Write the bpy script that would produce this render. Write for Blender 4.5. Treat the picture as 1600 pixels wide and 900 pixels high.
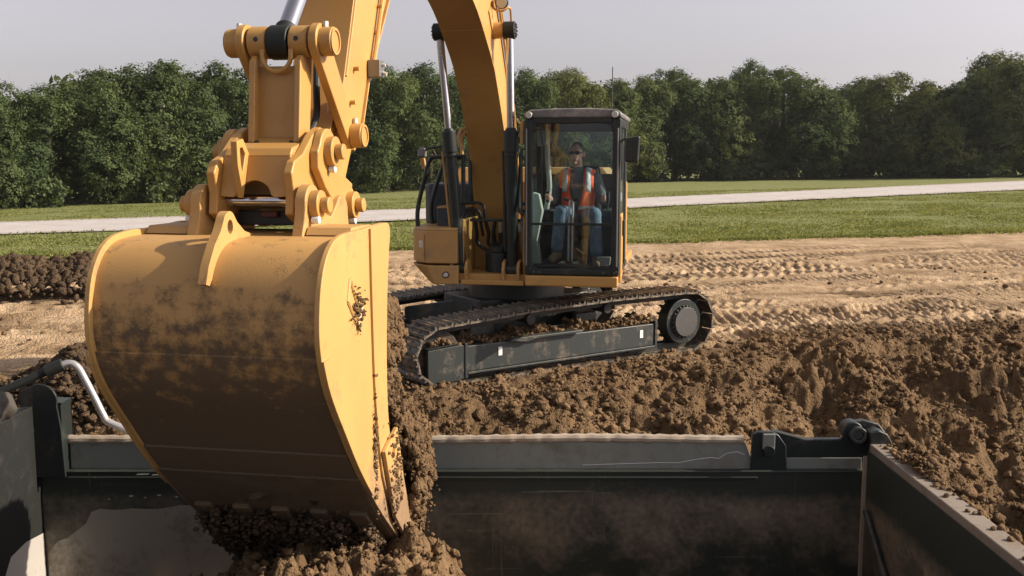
import bpy, bmesh, math, random
import numpy as np
from mathutils import Vector, Matrix
R = math.radians
random.seed(5)
RNG = np.random.default_rng(11)
scene = bpy.context.scene
for o in list(bpy.data.objects):
    bpy.data.objects.remove(o)
COL = scene.collection

# ------------------------------------------------------------------ camera
CAMH = 2.25
cam = bpy.data.objects.new('camera', bpy.data.cameras.new('camera'))
COL.objects.link(cam)
cam.location = (0, 0, CAMH)
cam.rotation_euler = (R(90) - math.atan(195 / 1555), 0, 0)
cam.data.sensor_width = 36
cam.data.lens = 1555 / 1600 * 36
cam.data.clip_start = 0.05
cam.data.clip_end = 3000
scene.camera = cam

# ------------------------------------------------------------------ light
SUN_EL, SUN_AZ = R(29), R(0)          # azimuth measured from +x towards +y
sdir = Vector((math.cos(SUN_EL) * math.cos(SUN_AZ), math.cos(SUN_EL) * math.sin(SUN_AZ), math.sin(SUN_EL)))
world = bpy.data.worlds.new('World')
scene.world = world
world.use_nodes = True
wn, wl = world.node_tree.nodes, world.node_tree.links
wn.clear()
sky = wn.new('ShaderNodeTexSky')
sky.sky_type = 'NISHITA'
sky.sun_disc = False
sky.sun_elevation = SUN_EL
sky.sun_rotation = R(90) - SUN_AZ
sky.air_density = 1.0
sky.dust_density = 2.2
sky.ozone_density = 1.0
hs = wn.new('ShaderNodeHueSaturation')
hs.inputs['Saturation'].default_value = 0.22
tint = wn.new('ShaderNodeMix'); tint.data_type = 'RGBA'; tint.blend_type = 'MULTIPLY'
tint.inputs['Factor'].default_value = 1
tint.inputs['B'].default_value = (1.0, 0.925, 0.96, 1)
bg = wn.new('ShaderNodeBackground')
bg.inputs['Strength'].default_value = 0.082
wo = wn.new('ShaderNodeOutputWorld')
wl.new(sky.outputs[0], hs.inputs['Color'])
wl.new(hs.outputs[0], tint.inputs['A'])
wl.new(tint.outputs['Result'], bg.inputs['Color'])
wl.new(bg.outputs[0], wo.inputs['Surface'])
sun = bpy.data.objects.new('sun', bpy.data.lights.new('sun', 'SUN'))
COL.objects.link(sun)
sun.data.energy = 4.0
sun.data.angle = R(0.6)
sun.data.color = (1.0, 0.86, 0.68)
sun.rotation_euler = (-sdir).to_track_quat('-Z', 'Y').to_euler()
sun.location = (20, 5, 20)
scene.view_settings.view_transform = 'Standard'
scene.view_settings.look = 'None'
scene.view_settings.exposure = 0.95
scene.view_settings.gamma = 1
scene.render.engine = 'CYCLES'
scene.cycles.max_bounces = 5
scene.cycles.diffuse_bounces = 3
scene.cycles.glossy_bounces = 3
scene.cycles.transparent_max_bounces = 16

# ------------------------------------------------------------------ helpers
def tag(o, label=None, cat=None, group=None, kind=None):
    if label: o['label'] = label
    if cat: o['category'] = cat
    if group: o['group'] = group
    if kind: o['kind'] = kind
    return o

def empty(name, loc=(0, 0, 0), rz=0, parent=None):
    o = bpy.data.objects.new(name, None)
    COL.objects.link(o)
    o.location = loc; o.rotation_euler = (0, 0, rz)
    o.empty_display_size = .2
    if parent: o.parent = parent
    return o

def link(name, me, mat, parent=None, bevel=0, smooth=True, angle=35):
    if smooth:
        me.shade_smooth()
        if not bevel:
            me.set_sharp_from_angle(angle=R(angle))
    if mat is not None:
        me.materials.clear(); me.materials.append(mat)
    o = bpy.data.objects.new(name, me)
    COL.objects.link(o)
    if parent: o.parent = parent
    if bevel:
        m = o.modifiers.new('bevel', 'BEVEL')
        m.width = bevel; m.segments = 2; m.limit_method = 'ANGLE'; m.angle_limit = R(35)
        m.harden_normals = True
    return o

class MB:
    def __init__(s): s.v = []; s.f = []
    def add(s, vs, fs):
        n = len(s.v); s.v += [tuple(p) for p in vs]; s.f += [tuple(n + i for i in f) for f in fs]; return s
    def box(s, x0, x1, y0, y1, z0, z1):
        x0, x1 = min(x0, x1), max(x0, x1); y0, y1 = min(y0, y1), max(y0, y1); z0, z1 = min(z0, z1), max(z0, z1)
        v = [(x, y, z) for x in (x0, x1) for y in (y0, y1) for z in (z0, z1)]
        return s.add(v, [(0, 1, 3, 2), (4, 6, 7, 5), (0, 4, 5, 1), (2, 3, 7, 6), (0, 2, 6, 4), (1, 5, 7, 3)])
    def hexa(s, b4, t4):
        return s.add(list(b4) + list(t4), [(3, 2, 1, 0), (4, 5, 6, 7), (0, 1, 5, 4), (1, 2, 6, 5), (2, 3, 7, 6), (3, 0, 4, 7)])
    def prism(s, lo, hi):
        n = len(lo)
        return s.add(list(lo) + list(hi), [tuple(range(n))[::-1], tuple(range(n, 2 * n))] + [(i, (i + 1) % n, n + (i + 1) % n, n + i) for i in range(n)])
    def arm(s, prof, a0, a1):                       # profile in (forward, height), extruded sideways
        area = sum(prof[i][0] * prof[(i + 1) % len(prof)][1] - prof[(i + 1) % len(prof)][0] * prof[i][1] for i in range(len(prof)))
        if area < 0: prof = prof[::-1]
        a0, a1 = min(a0, a1), max(a0, a1)
        return s.prism([(a0, -b, z) for b, z in prof], [(a1, -b, z) for b, z in prof])
    def plan(s, prof, z0, z1):                      # profile in (right, forward), extruded upwards
        pts = [(a, -b) for a, b in prof]
        area = sum(pts[i][0] * pts[(i + 1) % len(pts)][1] - pts[(i + 1) % len(pts)][0] * pts[i][1] for i in range(len(pts)))
        if area < 0: pts = pts[::-1]
        return s.prism([(x, y, z0) for x, y in pts], [(x, y, z1) for x, y in pts])
    def front(s, prof, y0, y1):                     # profile in (x, z), extruded along y
        area = sum(prof[i][0] * prof[(i + 1) % len(prof)][1] - prof[(i + 1) % len(prof)][0] * prof[i][1] for i in range(len(prof)))
        if area < 0: prof = prof[::-1]
        y0, y1 = max(y0, y1), min(y0, y1)
        return s.prism([(x, y0, z) for x, z in prof], [(x, y1, z) for x, z in prof])
    def cyl(s, p0, p1, r0, r1=None, n=20):
        r1 = r0 if r1 is None else r1
        p0, p1 = Vector(p0), Vector(p1); d = (p1 - p0).normalized()
        u = d.orthogonal().normalized(); w = d.cross(u)
        vs = []
        for p, r in ((p0, r0), (p1, r1)):
            for i in range(n):
                t = 2 * math.pi * i / n
                vs.append(p + u * (r * math.cos(t)) + w * (r * math.sin(t)))
        return s.add(vs, [tuple(range(n))[::-1], tuple(range(n, 2 * n))] + [(i, (i + 1) % n, n + (i + 1) % n, n + i) for i in range(n)])
    def ring(s, p0, p1, ro, ri, n=24):              # pipe piece with a bore
        p0, p1 = Vector(p0), Vector(p1); d = (p1 - p0).normalized()
        u = d.orthogonal().normalized(); w = d.cross(u); vs = []
        for p, r in ((p0, ro), (p1, ro), (p1, ri), (p0, ri)):
            for i in range(n):
                t = 2 * math.pi * i / n
                vs.append(p + u * (r * math.cos(t)) + w * (r * math.sin(t)))
        fs = []
        for k in range(4):
            for i in range(n):
                j = (i + 1) % n; kk = (k + 1) % 4
                fs.append((k * n + i, k * n + j, kk * n + j, kk * n + i))
        return s.add(vs, fs)
    def tube(s, pts, r, n=10, rs=None):
        pts = [Vector(p) for p in pts]; m = len(pts); vs = []
        u = None
        for k, p in enumerate(pts):
            d = (pts[min(k + 1, m - 1)] - pts[max(k - 1, 0)]).normalized()
            u = d.orthogonal().normalized() if u is None else (u - d * u.dot(d)).normalized()
            w = d.cross(u); rr = rs[k] if rs else r
            for i in range(n):
                t = 2 * math.pi * i / n
                vs.append(p + u * (rr * math.cos(t)) + w * (rr * math.sin(t)))
        fs = [tuple(range(n))[::-1], tuple(range((m - 1) * n, m * n))]
        for k in range(m - 1):
            for i in range(n):
                j = (i + 1) % n
                fs.append((k * n + i, k * n + j, (k + 1) * n + j, (k + 1) * n + i))
        return s.add(vs, fs)
    def ribbon(s, prof, a0, a1, t):                 # bent plate following a (forward, height) line
        P = [Vector((b, z)) for b, z in prof]; out = []
        for i, p in enumerate(P):
            d = (P[min(i + 1, len(P) - 1)] - P[max(i - 1, 0)]).normalized()
            out.append(p + Vector((-d.y, d.x)) * t)
        return s.arm([tuple(p) for p in P] + [tuple(p) for p in out[::-1]], a0, a1)
    def mesh(s, name):
        me = bpy.data.meshes.new(name)
        me.from_pydata(s.v, [], s.f); me.update()
        bm = bmesh.new(); bm.from_mesh(me)
        bmesh.ops.recalc_face_normals(bm, faces=bm.faces)
        bm.to_mesh(me); bm.free()
        return me
    def build(s, name, mat, parent=None, bevel=0, smooth=True, angle=35):
        return link(name, s.mesh(name), mat, parent, bevel, smooth, angle)

def np_mesh(name, V, F, mat, parent=None, smooth=False):
    me = bpy.data.meshes.new(name)
    F = np.asarray(F, np.int32); k = F.shape[1]
    me.vertices.add(len(V)); me.vertices.foreach_set('co', np.asarray(V, np.float32).ravel())
    me.loops.add(F.size); me.loops.foreach_set('vertex_index', F.ravel())
    me.polygons.add(len(F))
    me.polygons.foreach_set('loop_start', np.arange(0, F.size, k, dtype=np.int32))
    me.update(calc_edges=True)
    if smooth: me.shade_smooth()
    if mat: me.materials.append(mat)
    o = bpy.data.objects.new(name, me); COL.objects.link(o)
    if parent: o.parent = parent
    return o

def smooth_line(pts, n=6, closed=False):            # Catmull-Rom through the points
    P = [Vector(p) for p in pts]; m = len(P); out = []
    for i in range(m - 1):
        p0, p1, p2, p3 = P[max(i - 1, 0)], P[i], P[i + 1], P[min(i + 2, m - 1)]
        for k in range(n):
            t = k / n
            out.append(.5 * ((2 * p1) + (p2 - p0) * t + (2 * p0 - 5 * p1 + 4 * p2 - p3) * t * t + (3 * p1 - p0 - 3 * p2 + p3) * t ** 3))
    out.append(P[-1])
    return [tuple(p) for p in out]

def arc(c, r, t0, t1, n=8):
    return [(c[0] + r * math.cos(R(t0 + (t1 - t0) * i / n)), c[1] + r * math.sin(R(t0 + (t1 - t0) * i / n))) for i in range(n + 1)]

# numpy gradient noise
_P = np.random.default_rng(3).permutation(256); _P = np.concatenate([_P, _P, _P])
_G = np.array([(math.cos(t), math.sin(t)) for t in np.linspace(0, 2 * math.pi, 33)[:-1]])
def noise(x, y, seed=0):
    x = x + seed * 17.31; y = y + seed * 9.73
    xi = np.floor(x).astype(int); yi = np.floor(y).astype(int); xf = x - xi; yf = y - yi
    xi &= 255; yi &= 255
    u = xf * xf * xf * (xf * (xf * 6 - 15) + 10); v = yf * yf * yf * (yf * (yf * 6 - 15) + 10)
    def g(a, b, dx, dy):
        h = _G[_P[_P[a] + b] % 32]; return h[..., 0] * dx + h[..., 1] * dy
    n00 = g(xi, yi, xf, yf); n10 = g((xi + 1) & 255, yi, xf - 1, yf)
    n01 = g(xi, (yi + 1) & 255, xf, yf - 1); n11 = g((xi + 1) & 255, (yi + 1) & 255, xf - 1, yf - 1)
    return ((n00 * (1 - u) + n10 * u) * (1 - v) + (n01 * (1 - u) + n11 * u) * v) * 1.5
def fbm(x, y, f, o=4, seed=0, g=.5):
    s = 0; a = 1
    for k in range(o):
        s = s + a * noise(x * f, y * f, seed + k); f *= 2.03; a *= g
    return s
def billow(x, y, f, o=4, seed=0, g=.55):
    s = 0; a = 1
    for k in range(o):
        s = s + a * (np.abs(noise(x * f, y * f, seed + k)) * 1.5); f *= 2.1; a *= g
    return s
def sstep(a, b, x):
    t = np.clip((x - a) / (b - a), 0, 1); return t * t * (3 - 2 * t)

# ------------------------------------------------------------------ materials
def base_mat(name):
    m = bpy.data.materials.new(name); m.use_nodes = True
    nt = m.node_tree; b = nt.nodes['Principled BSDF']
    return m, nt, nt.nodes, nt.links, b
def ramp(nt, fac, stops):
    r = nt.nodes.new('ShaderNodeValToRGB')
    e = r.color_ramp.elements
    while len(e) < len(stops): e.new(.5)
    for el, (p, c) in zip(e, stops):
        el.position = p; el.color = (*c, 1) if len(c) == 3 else c
    nt.links.new(fac, r.inputs[0]); return r.outputs[0]
def tex(nt, co, scale, detail=5, rough=.55, dist=0, sc3=None):
    n = nt.nodes.new('ShaderNodeTexNoise')
    n.inputs['Scale'].default_value = scale; n.inputs['Detail'].default_value = detail
    n.inputs['Roughness'].default_value = rough; n.inputs['Distortion'].default_value = dist
    if sc3:
        mp = nt.nodes.new('ShaderNodeMapping'); mp.inputs['Scale'].default_value = sc3
        nt.links.new(co, mp.inputs[0]); co = mp.outputs[0]
    nt.links.new(co, n.inputs['Vector']); return n.outputs[0]
def math_n(nt, op, a, b=None, clamp=False):
    n = nt.nodes.new('ShaderNodeMath'); n.operation = op; n.use_clamp = clamp
    for i, v in enumerate((a, b)):
        if v is None: continue
        if isinstance(v, (int, float)): n.inputs[i].default_value = v
        else: nt.links.new(v, n.inputs[i])
    return n.outputs[0]
def mixc(nt, f, a, b, mode='MIX'):
    n = nt.nodes.new('ShaderNodeMix'); n.data_type = 'RGBA'; n.blend_type = mode
    for k, v in (('Factor', f), ('A', a), ('B', b)):
        s = n.inputs[k]
        if isinstance(v, (int, float)): s.default_value = v
        elif isinstance(v, tuple): s.default_value = (*v, 1)
        else: nt.links.new(v, s)
    return n.outputs['Result']
def bump(nt, b, h, strength, dist=.01):
    n = nt.nodes.new('ShaderNodeBump'); n.inputs['Strength'].default_value = strength; n.inputs['Distance'].default_value = dist
    nt.links.new(h, n.inputs['Height']); nt.links.new(n.outputs[0], b.inputs['Normal']); return n

SOIL = (.135, .083, .043)
def paint(name, c, rough=.42, metal=0, dirt=.35, dcol=SOIL, scale=3.0, low=None, spec=.5, bmp=.05, streak=False, edge=0, ecol=(.50, .38, .22), soft=.18, band=None, scr=None):
    m, nt, N, L, b = base_mat(name)
    co = N.new('ShaderNodeTexCoord').outputs['Object']
    n1 = tex(nt, co, scale, 7, .62); n2 = tex(nt, co, scale * 9, 4, .6); n3 = tex(nt, co, 1.1, 3)
    v = math_n(nt, 'ADD', math_n(nt, 'MULTIPLY', n1, .75), math_n(nt, 'MULTIPLY', n2, .25))
    col = mixc(nt, 1, c, ramp(nt, n3, [(.3, (.86, .85, .84)), (.7, (1.06, 1.05, 1.03))]), 'MULTIPLY')
    if low:                                        # mud caked on below a height
        z = N.new('ShaderNodeSeparateXYZ'); L.new(co, z.inputs[0])
        g = math_n(nt, 'DIVIDE', math_n(nt, 'SUBTRACT', low[0], z.outputs[2]), low[1], True)
        v = math_n(nt, 'ADD', v, math_n(nt, 'MULTIPLY', g, low[2]))
    if streak:
        v = math_n(nt, 'ADD', v, math_n(nt, 'MULTIPLY', tex(nt, co, 1, 6, .6, 0, streak), .22))
        v = math_n(nt, 'SUBTRACT', v, .11)
    if band:                                       # dust settled on a band of heights
        zz = N.new('ShaderNodeSeparateXYZ'); L.new(co, zz.inputs[0])
        bz = ramp(nt, math_n(nt, 'ADD', math_n(nt, 'DIVIDE', zz.outputs[2], 2.0), math_n(nt, 'MULTIPLY', math_n(nt, 'SUBTRACT', n1, .5), .18)), [(p / 2.0, (q,) * 3) for p, q in band])
        v = math_n(nt, 'ADD', v, math_n(nt, 'SUBTRACT', math_n(nt, 'MULTIPLY', bz, .30), .15))
    f = ramp(nt, v, [(.62 - dirt * .3, (0, 0, 0)), (.62 + soft - dirt * .3, (1, 1, 1))])
    if scr:
        sc_ = math_n(nt, 'MAXIMUM', ramp(nt, tex(nt, co, 1, 4, .6, 0, scr), [(.64, (0, 0, 0)), (.70, (.5,) * 3)]), ramp(nt, tex(nt, co, 1, 4, .6, .3, (scr[2] * .6, scr[1], scr[0] * 1.5)), [(.65, (0, 0, 0)), (.70, (.6,) * 3)]))
        col = mixc(nt, math_n(nt, 'MULTIPLY', sc_, ramp(nt, n3, [(.45, (0, 0, 0)), (.6, (1, 1, 1))])), col, ecol)
    if edge:
        sp_n = ramp(nt, tex(nt, co, scale * 22, 3, .7), [(.66, (0, 0, 0)), (.72, (.6,) * 3)])
        col = mixc(nt, math_n(nt, 'MULTIPLY', sp_n, ramp(nt, n1, [(.5, (0, 0, 0)), (.62, (1, 1, 1))])), col, (.14, .10, .06))
    dn = mixc(nt, n2, tuple(x * .6 for x in dcol), tuple(x * 1.5 for x in dcol))
    L.new(mixc(nt, f, col, dn), b.inputs['Base Color'])
    L.new(ramp(nt, f, [(0, (rough,) * 3), (1, (.88,) * 3)]), b.inputs['Roughness'])
    b.inputs['Metallic'].default_value = metal
    b.inputs['Specular IOR Level'].default_value = spec
    h = math_n(nt, 'ADD', math_n(nt, 'MULTIPLY', f, .6), math_n(nt, 'MULTIPLY', n2, .4))
    bump(nt, b, h, bmp * 4, .006)
    return m

YEL = (.49, .275, .080)
M = {}
M['yellow'] = paint('yellow_paint', YEL, .42, dirt=.24, bmp=.02, scale=5, dcol=(.27, .175, .08), edge=.75)
M['yellow_dusty'] = paint('dusty_yellow_paint', (.48, .27, .085), .45, dirt=.42, scale=5, bmp=.03, dcol=(.30, .19, .10), edge=.8)
M['bucket'] = paint('muddy_bucket_paint', (.47, .275, .095), .55, dirt=.20, scale=12, low=(1.82, .95, .41), bmp=.10, dcol=(.12, .080, .045), streak=(3.0, 4, 16), edge=.8, soft=.19, scr=(70, 3, 1.5), ecol=(.42, .30, .16))
M['bucket_side'] = paint('bucket_side_paint', (.52, .31, .105), .5, dirt=.26, scale=4, low=(.75, .8, .5), bmp=.05, dcol=(.22, .14, .075), edge=.8, streak=(5, 5, 1.5))
M['bucket_low'] = paint('caked_wear_plate', (.15, .10, .055), .7, soft=.32, dirt=1.0, scale=6, bmp=.25, dcol=(.085, .060, .037), streak=(1.4, 8, 18))
M['black'] = paint('black_paint', (.016, .022, .022), .38, dirt=.22, dcol=(.10, .075, .05), edge=.5, ecol=(.10, .10, .095))
M['frame'] = paint('track_frame_paint', (.028, .034, .034), .42, dirt=.40, dcol=(.12, .095, .07), scale=4, streak=(20, 20, 2))
M['rubber'] = paint('black_rubber', (.010, .013, .013), .6, dirt=.2, dcol=(.05, .04, .03))
M['grey'] = paint('grey_metal', (.22, .22, .22), .4, .6, dirt=.2)
M['tank'] = paint('dark_blue_grey_tank', (.030, .040, .052), .45, dirt=.15)
M['shoe'] = paint('worn_shoe_steel', (.06, .058, .053), .45, .3, dirt=.55, scale=6, bmp=.1, dcol=(.36, .265, .175))
M['hub'] = paint('hub_steel', (.075, .075, .075), .5, .3, dirt=.3, scale=8, dcol=(.14, .11, .08))
M['shoe_link'] = paint('track_link_steel', (.02, .022, .022), .6, .3, dirt=.4)
M['chrome'] = paint('chrome_rod', (.62, .62, .66), .18, 1, dirt=.05)
M['white'] = paint('white_decal', (.75, .75, .74), .5, dirt=.1)
M['red'] = paint('red_decal', (.12, .022, .016), .5, dirt=.2)
M['lamp'] = paint('lamp_lens', (.55, .55, .52), .15, dirt=.1)
M['cream'] = paint('cream_trim', (.42, .43, .36), .6, dirt=.2)
M['seatfab'] = paint('seat_fabric', (.015, .017, .018), .9, dirt=.1)
M['silverpipe'] = paint('galvanised_pipe', (.58, .57, .58), .38, .7, dirt=.15)
M['bed'] = paint('worn_bed_steel', (.032, .040, .035), .45, .1, dirt=.50, scale=2.6, bmp=.06, dcol=(.225, .180, .128), streak=(.7, 1, 4), soft=.40, band=[(.0, .15), (.45, .35), (.78, .95), (.98, 1), (1.10, .25), (1.19, 0)], scr=(45, 45, 1.6), ecol=(.24, .22, .19))
M['bedrail'] = paint('bed_rail_paint', (.20, .22, .205), .5, dirt=.3, scale=2, dcol=(.10, .085, .065))
M['bedtop'] = paint('dusty_bed_lip', (.37, .32, .265), .7, .1, dirt=.4, scale=5, dcol=(.27, .2, .14))
M['bulk'] = paint('bulkhead_paint', (.010, .012, .012), .6, dirt=.30, scale=9, dcol=(.035, .031, .026), streak=(9, 9, 2), soft=.35, scr=(40, 40, 2), ecol=(.07, .068, .062))
M['gatetop'] = paint('tailgate_top_steel', (.23, .20, .17), .65, .1, dirt=.5, scale=7, dcol=(.17, .125, .085))
M['bedworn'] = paint('scoured_bed_steel', (.36, .335, .29), .42, .25, dirt=.40, scale=2.5, dcol=(.09, .07, .05), streak=(7, 1, .8))
M['brightsteel'] = paint('polished_steel', (.62, .60, .58), .35, .3, dirt=.15)
M['tarp'] = paint('tarp_fabric', (.065, .06, .052), .85, dirt=.3, bmp=.1)

def glass_mat(name, t=.72):
    m, nt, N, L, b = base_mat(name)
    N.remove(b)
    tr = N.new('ShaderNodeBsdfTransparent'); tr.inputs[0].default_value = (t * .93, t, t * 1.02, 1)
    gl = N.new('ShaderNodeBsdfGlossy'); gl.inputs['Roughness'].default_value = .02; gl.inputs[0].default_value = (.9, .95, 1, 1)
    df = N.new('ShaderNodeBsdfDiffuse'); df.inputs[0].default_value = (.35, .36, .36, 1)
    co = N.new('ShaderNodeTexCoord').outputs['Object']
    fr = N.new('ShaderNodeFresnel'); fr.inputs[0].default_value = 1.5
    m1 = N.new('ShaderNodeMixShader'); m2 = N.new('ShaderNodeMixShader')
    L.new(fr.outputs[0], m1.inputs[0]); L.new(tr.outputs[0], m1.inputs[1]); L.new(gl.outputs[0], m1.inputs[2])
    L.new(ramp(nt, tex(nt, co, 7, 6), [(.4, (.015,) * 3), (.75, (.07,) * 3)]), m2.inputs[0])
    L.new(m1.outputs[0], m2.inputs[1]); L.new(df.outputs[0], m2.inputs[2])
    L.new(m2.outputs[0], N['Material Output'].inputs[0])
    return m
M['glass'] = glass_mat('cab_glass', .92)

def soil_mat(name, stops, fine=60, moist=False, bs=.6, cr=.8):
    m, nt, N, L, b = base_mat(name)
    co = N.new('ShaderNodeTexCoord').outputs['Object']
    a = tex(nt, co, 1.3, 8, .62); f = tex(nt, co, fine, 6, .65); f2 = tex(nt, co, fine * .22, 6, .65)
    v = math_n(nt, 'ADD', math_n(nt, 'MULTIPLY', a, .55), math_n(nt, 'ADD', math_n(nt, 'MULTIPLY', f, .15), math_n(nt, 'MULTIPLY', f2, .3)))
    col = ramp(nt, v, stops)
    if moist:
        at = N.new('ShaderNodeAttribute'); at.attribute_name = 'moist'
        w = math_n(nt, 'ADD', at.outputs['Fac'], math_n(nt, 'MULTIPLY', math_n(nt, 'SUBTRACT', f2, .5), .8), True)
        col = mixc(nt, w, col, ramp(nt, v, [(.33, (.075, .047, .025)), (.5, (.135, .086, .045)), (.68, (.23, .148, .078))]))
    vo = N.new('ShaderNodeTexVoronoi'); vo.inputs['Scale'].default_value = fine * .55; L.new(co, vo.inputs['Vector'])
    vo2 = N.new('ShaderNodeTexVoronoi'); vo2.inputs['Scale'].default_value = fine * 1.5; L.new(co, vo2.inputs['Vector'])
    crumb = math_n(nt, 'ADD', math_n(nt, 'MULTIPLY', vo.outputs['Distance'], -.9), math_n(nt, 'MULTIPLY', vo2.outputs['Distance'], -.5))
    L.new(col, b.inputs['Base Color'])
    b.inputs['Roughness'].default_value = .95; b.inputs['Specular IOR Level'].default_value = .15
    bump(nt, b, math_n(nt, 'ADD', math_n(nt, 'MULTIPLY', crumb, cr), math_n(nt, 'ADD', f2, math_n(nt, 'MULTIPLY', f, .6))), bs, .05)
    return m
M['ground'] = soil_mat('packed_earth', [(.32, (.22, .145, .08)), (.46, (.37, .26, .158)), (.60, (.56, .415, .27))], 55, True, .7)
M['clod'] = soil_mat('loose_soil', [(.32, (.085, .053, .028)), (.5, (.15, .096, .052)), (.68, (.24, .157, .086))], 50)
M['clod_dark'] = soil_mat('moist_soil', [(.32, (.052, .036, .023)), (.5, (.085, .058, .036)), (.7, (.15, .10, .058))], 50)
M['road'] = soil_mat('pale_gravel', [(.3, (.36, .335, .32)), (.5, (.45, .425, .415)), (.7, (.54, .515, .505))], 20, False, .2, .2)
def road_wear():
    nt = M['road'].node_tree; N, L = nt.nodes, nt.links; b = N['Principled BSDF']
    src = b.inputs['Base Color'].links[0].from_socket
    at = N.new('ShaderNodeAttribute'); at.attribute_name = 'wear'
    co = N.new('ShaderNodeTexCoord').outputs['Object']
    n = tex(nt, co, .7, 6, .65)
    w = math_n(nt, 'ADD', at.outputs['Fac'], math_n(nt, 'MULTIPLY', math_n(nt, 'SUBTRACT', n, .5), 1.3), True)
    L.new(mixc(nt, w, src, (.27, .235, .19)), b.inputs['Base Color'])
M['turf'] = soil_mat('turf', [(.30, (.105, .128, .042)), (.48, (.165, .182, .066)), (.66, (.24, .24, .10))], 30, False, .8, .3)

def leaf_mat(name, stops, trans=.25, sc=.5):
    m, nt, N, L, b = base_mat(name)
    co = N.new('ShaderNodeTexCoord').outputs['Object']
    oi = N.new('ShaderNodeObjectInfo')
    v = math_n(nt, 'ADD', math_n(nt, 'MULTIPLY', tex(nt, co, sc, 3), .7), math_n(nt, 'MULTIPLY', tex(nt, co, sc * 9, 3), .3))
    v = math_n(nt, 'ADD', v, math_n(nt, 'MULTIPLY', math_n(nt, 'SUBTRACT', oi.outputs['Random'], .5), .12))
    c = ramp(nt, v, stops)
    L.new(c, b.inputs['Base Color']); b.inputs['Roughness'].default_value = .85; b.inputs['Specular IOR Level'].default_value = .04
    t = N.new('ShaderNodeBsdfTranslucent'); L.new(mixc(nt, 1, c, (1.3, 1.25, .6), 'MULTIPLY'), t.inputs[0])
    mx = N.new('ShaderNodeMixShader'); mx.inputs[0].default_value = trans
    L.new(b.outputs[0], mx.inputs[1]); L.new(t.outputs[0], mx.inputs[2])
    L.new(mx.outputs[0], N['Material Output'].inputs[0])
    return m
M['leaf_a'] = leaf_mat('dark_green_leaves', [(.33, (.040, .062, .032)), (.5, (.070, .098, .044)), (.68, (.110, .134, .058))])
M['leaf_b'] = leaf_mat('mid_green_leaves', [(.33, (.046, .070, .032)), (.5, (.085, .114, .046)), (.68, (.138, .156, .064))])
M['leaf_c'] = leaf_mat('olive_green_leaves', [(.33, (.062, .080, .032)), (.5, (.110, .128, .048)), (.68, (.170, .172, .068))])
M['blade'] = leaf_mat('grass_blades', [(.33, (.10, .125, .040)), (.5, (.165, .182, .064)), (.68, (.245, .245, .10))], .3, .8)
M['bark'] = paint('bark', (.06, .045, .032), .9, dirt=.3)

# ------------------------------------------------------------------ ground
EDX = [-40, -8, -4.8, -2.8, -1.5, -.7, .8, 2.4, 3.3, 5, 8, 12, 30]
EDY = [9.4, 9.0, 9.0, 9.3, 9.2, 9.0, 9.85, 10.75, 11.7, 12.5, 12.8, 13.0, 13.5]
def tilt(x, y):                                      # the far field rises gently to the right
    return sstep(20, 42, y) * .015 * np.clip(x, -90, 140)
def bands(x, y):                                    # cleat and tyre prints pressed into the bench
    h = np.zeros_like(x)
    spec = [(12.9, .30, .50, .17, .035, 0), (14.6, .30, .50, .17, .040, 0), (16.6, .34, .46, .22, .035, 1), (18.3, .36, .5, .15, .028, 0), (19.6, .38, .55, .26, .045, 1),
            (20.7, .38, .55, .26, .045, 1), (22.2, .36, .5, .2, .04, 0), (23.3, .36, .5, .2, .04, 0), (15.6, -.10, .42, .19, .03, 1), (13.6, .75, .5, .17, .035, 0), (17.4, .36, .3, .3, .03, 1), (21.5, .38, .35, .3, .04, 1), (24.3, .34, .4, .25, .04, 0), (13.7, .30, .3, .3, .03, 1)]
    for c, k, w, p, a, kind in spec:
        cc = c + k * (x - 4) + .35 * np.sin(x * .21 + c) + .10 * noise(x * .4, y * 0 + c, 5)
        d = (y - cc) / w
        s = x * math.sqrt(1 + k * k)
        if kind: s = s + np.abs(d) * .25
        m = sstep(1.08, .9, np.abs(d)) * sstep(-.6, -.1, fbm(x, y, .35, 2, 31) + .15)
        saw = np.abs((s / p) % 1 - .5) * 2
        a = a * 1.0; p = p * .85
        h += m * (a * sstep(.35, .75, saw) - a * .9) + a * .9 * np.exp(-((np.abs(d) - 1.15) / .14) ** 2) * sstep(-.4, .2, noise(x * .7, y * .7, 8))
    return h
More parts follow.
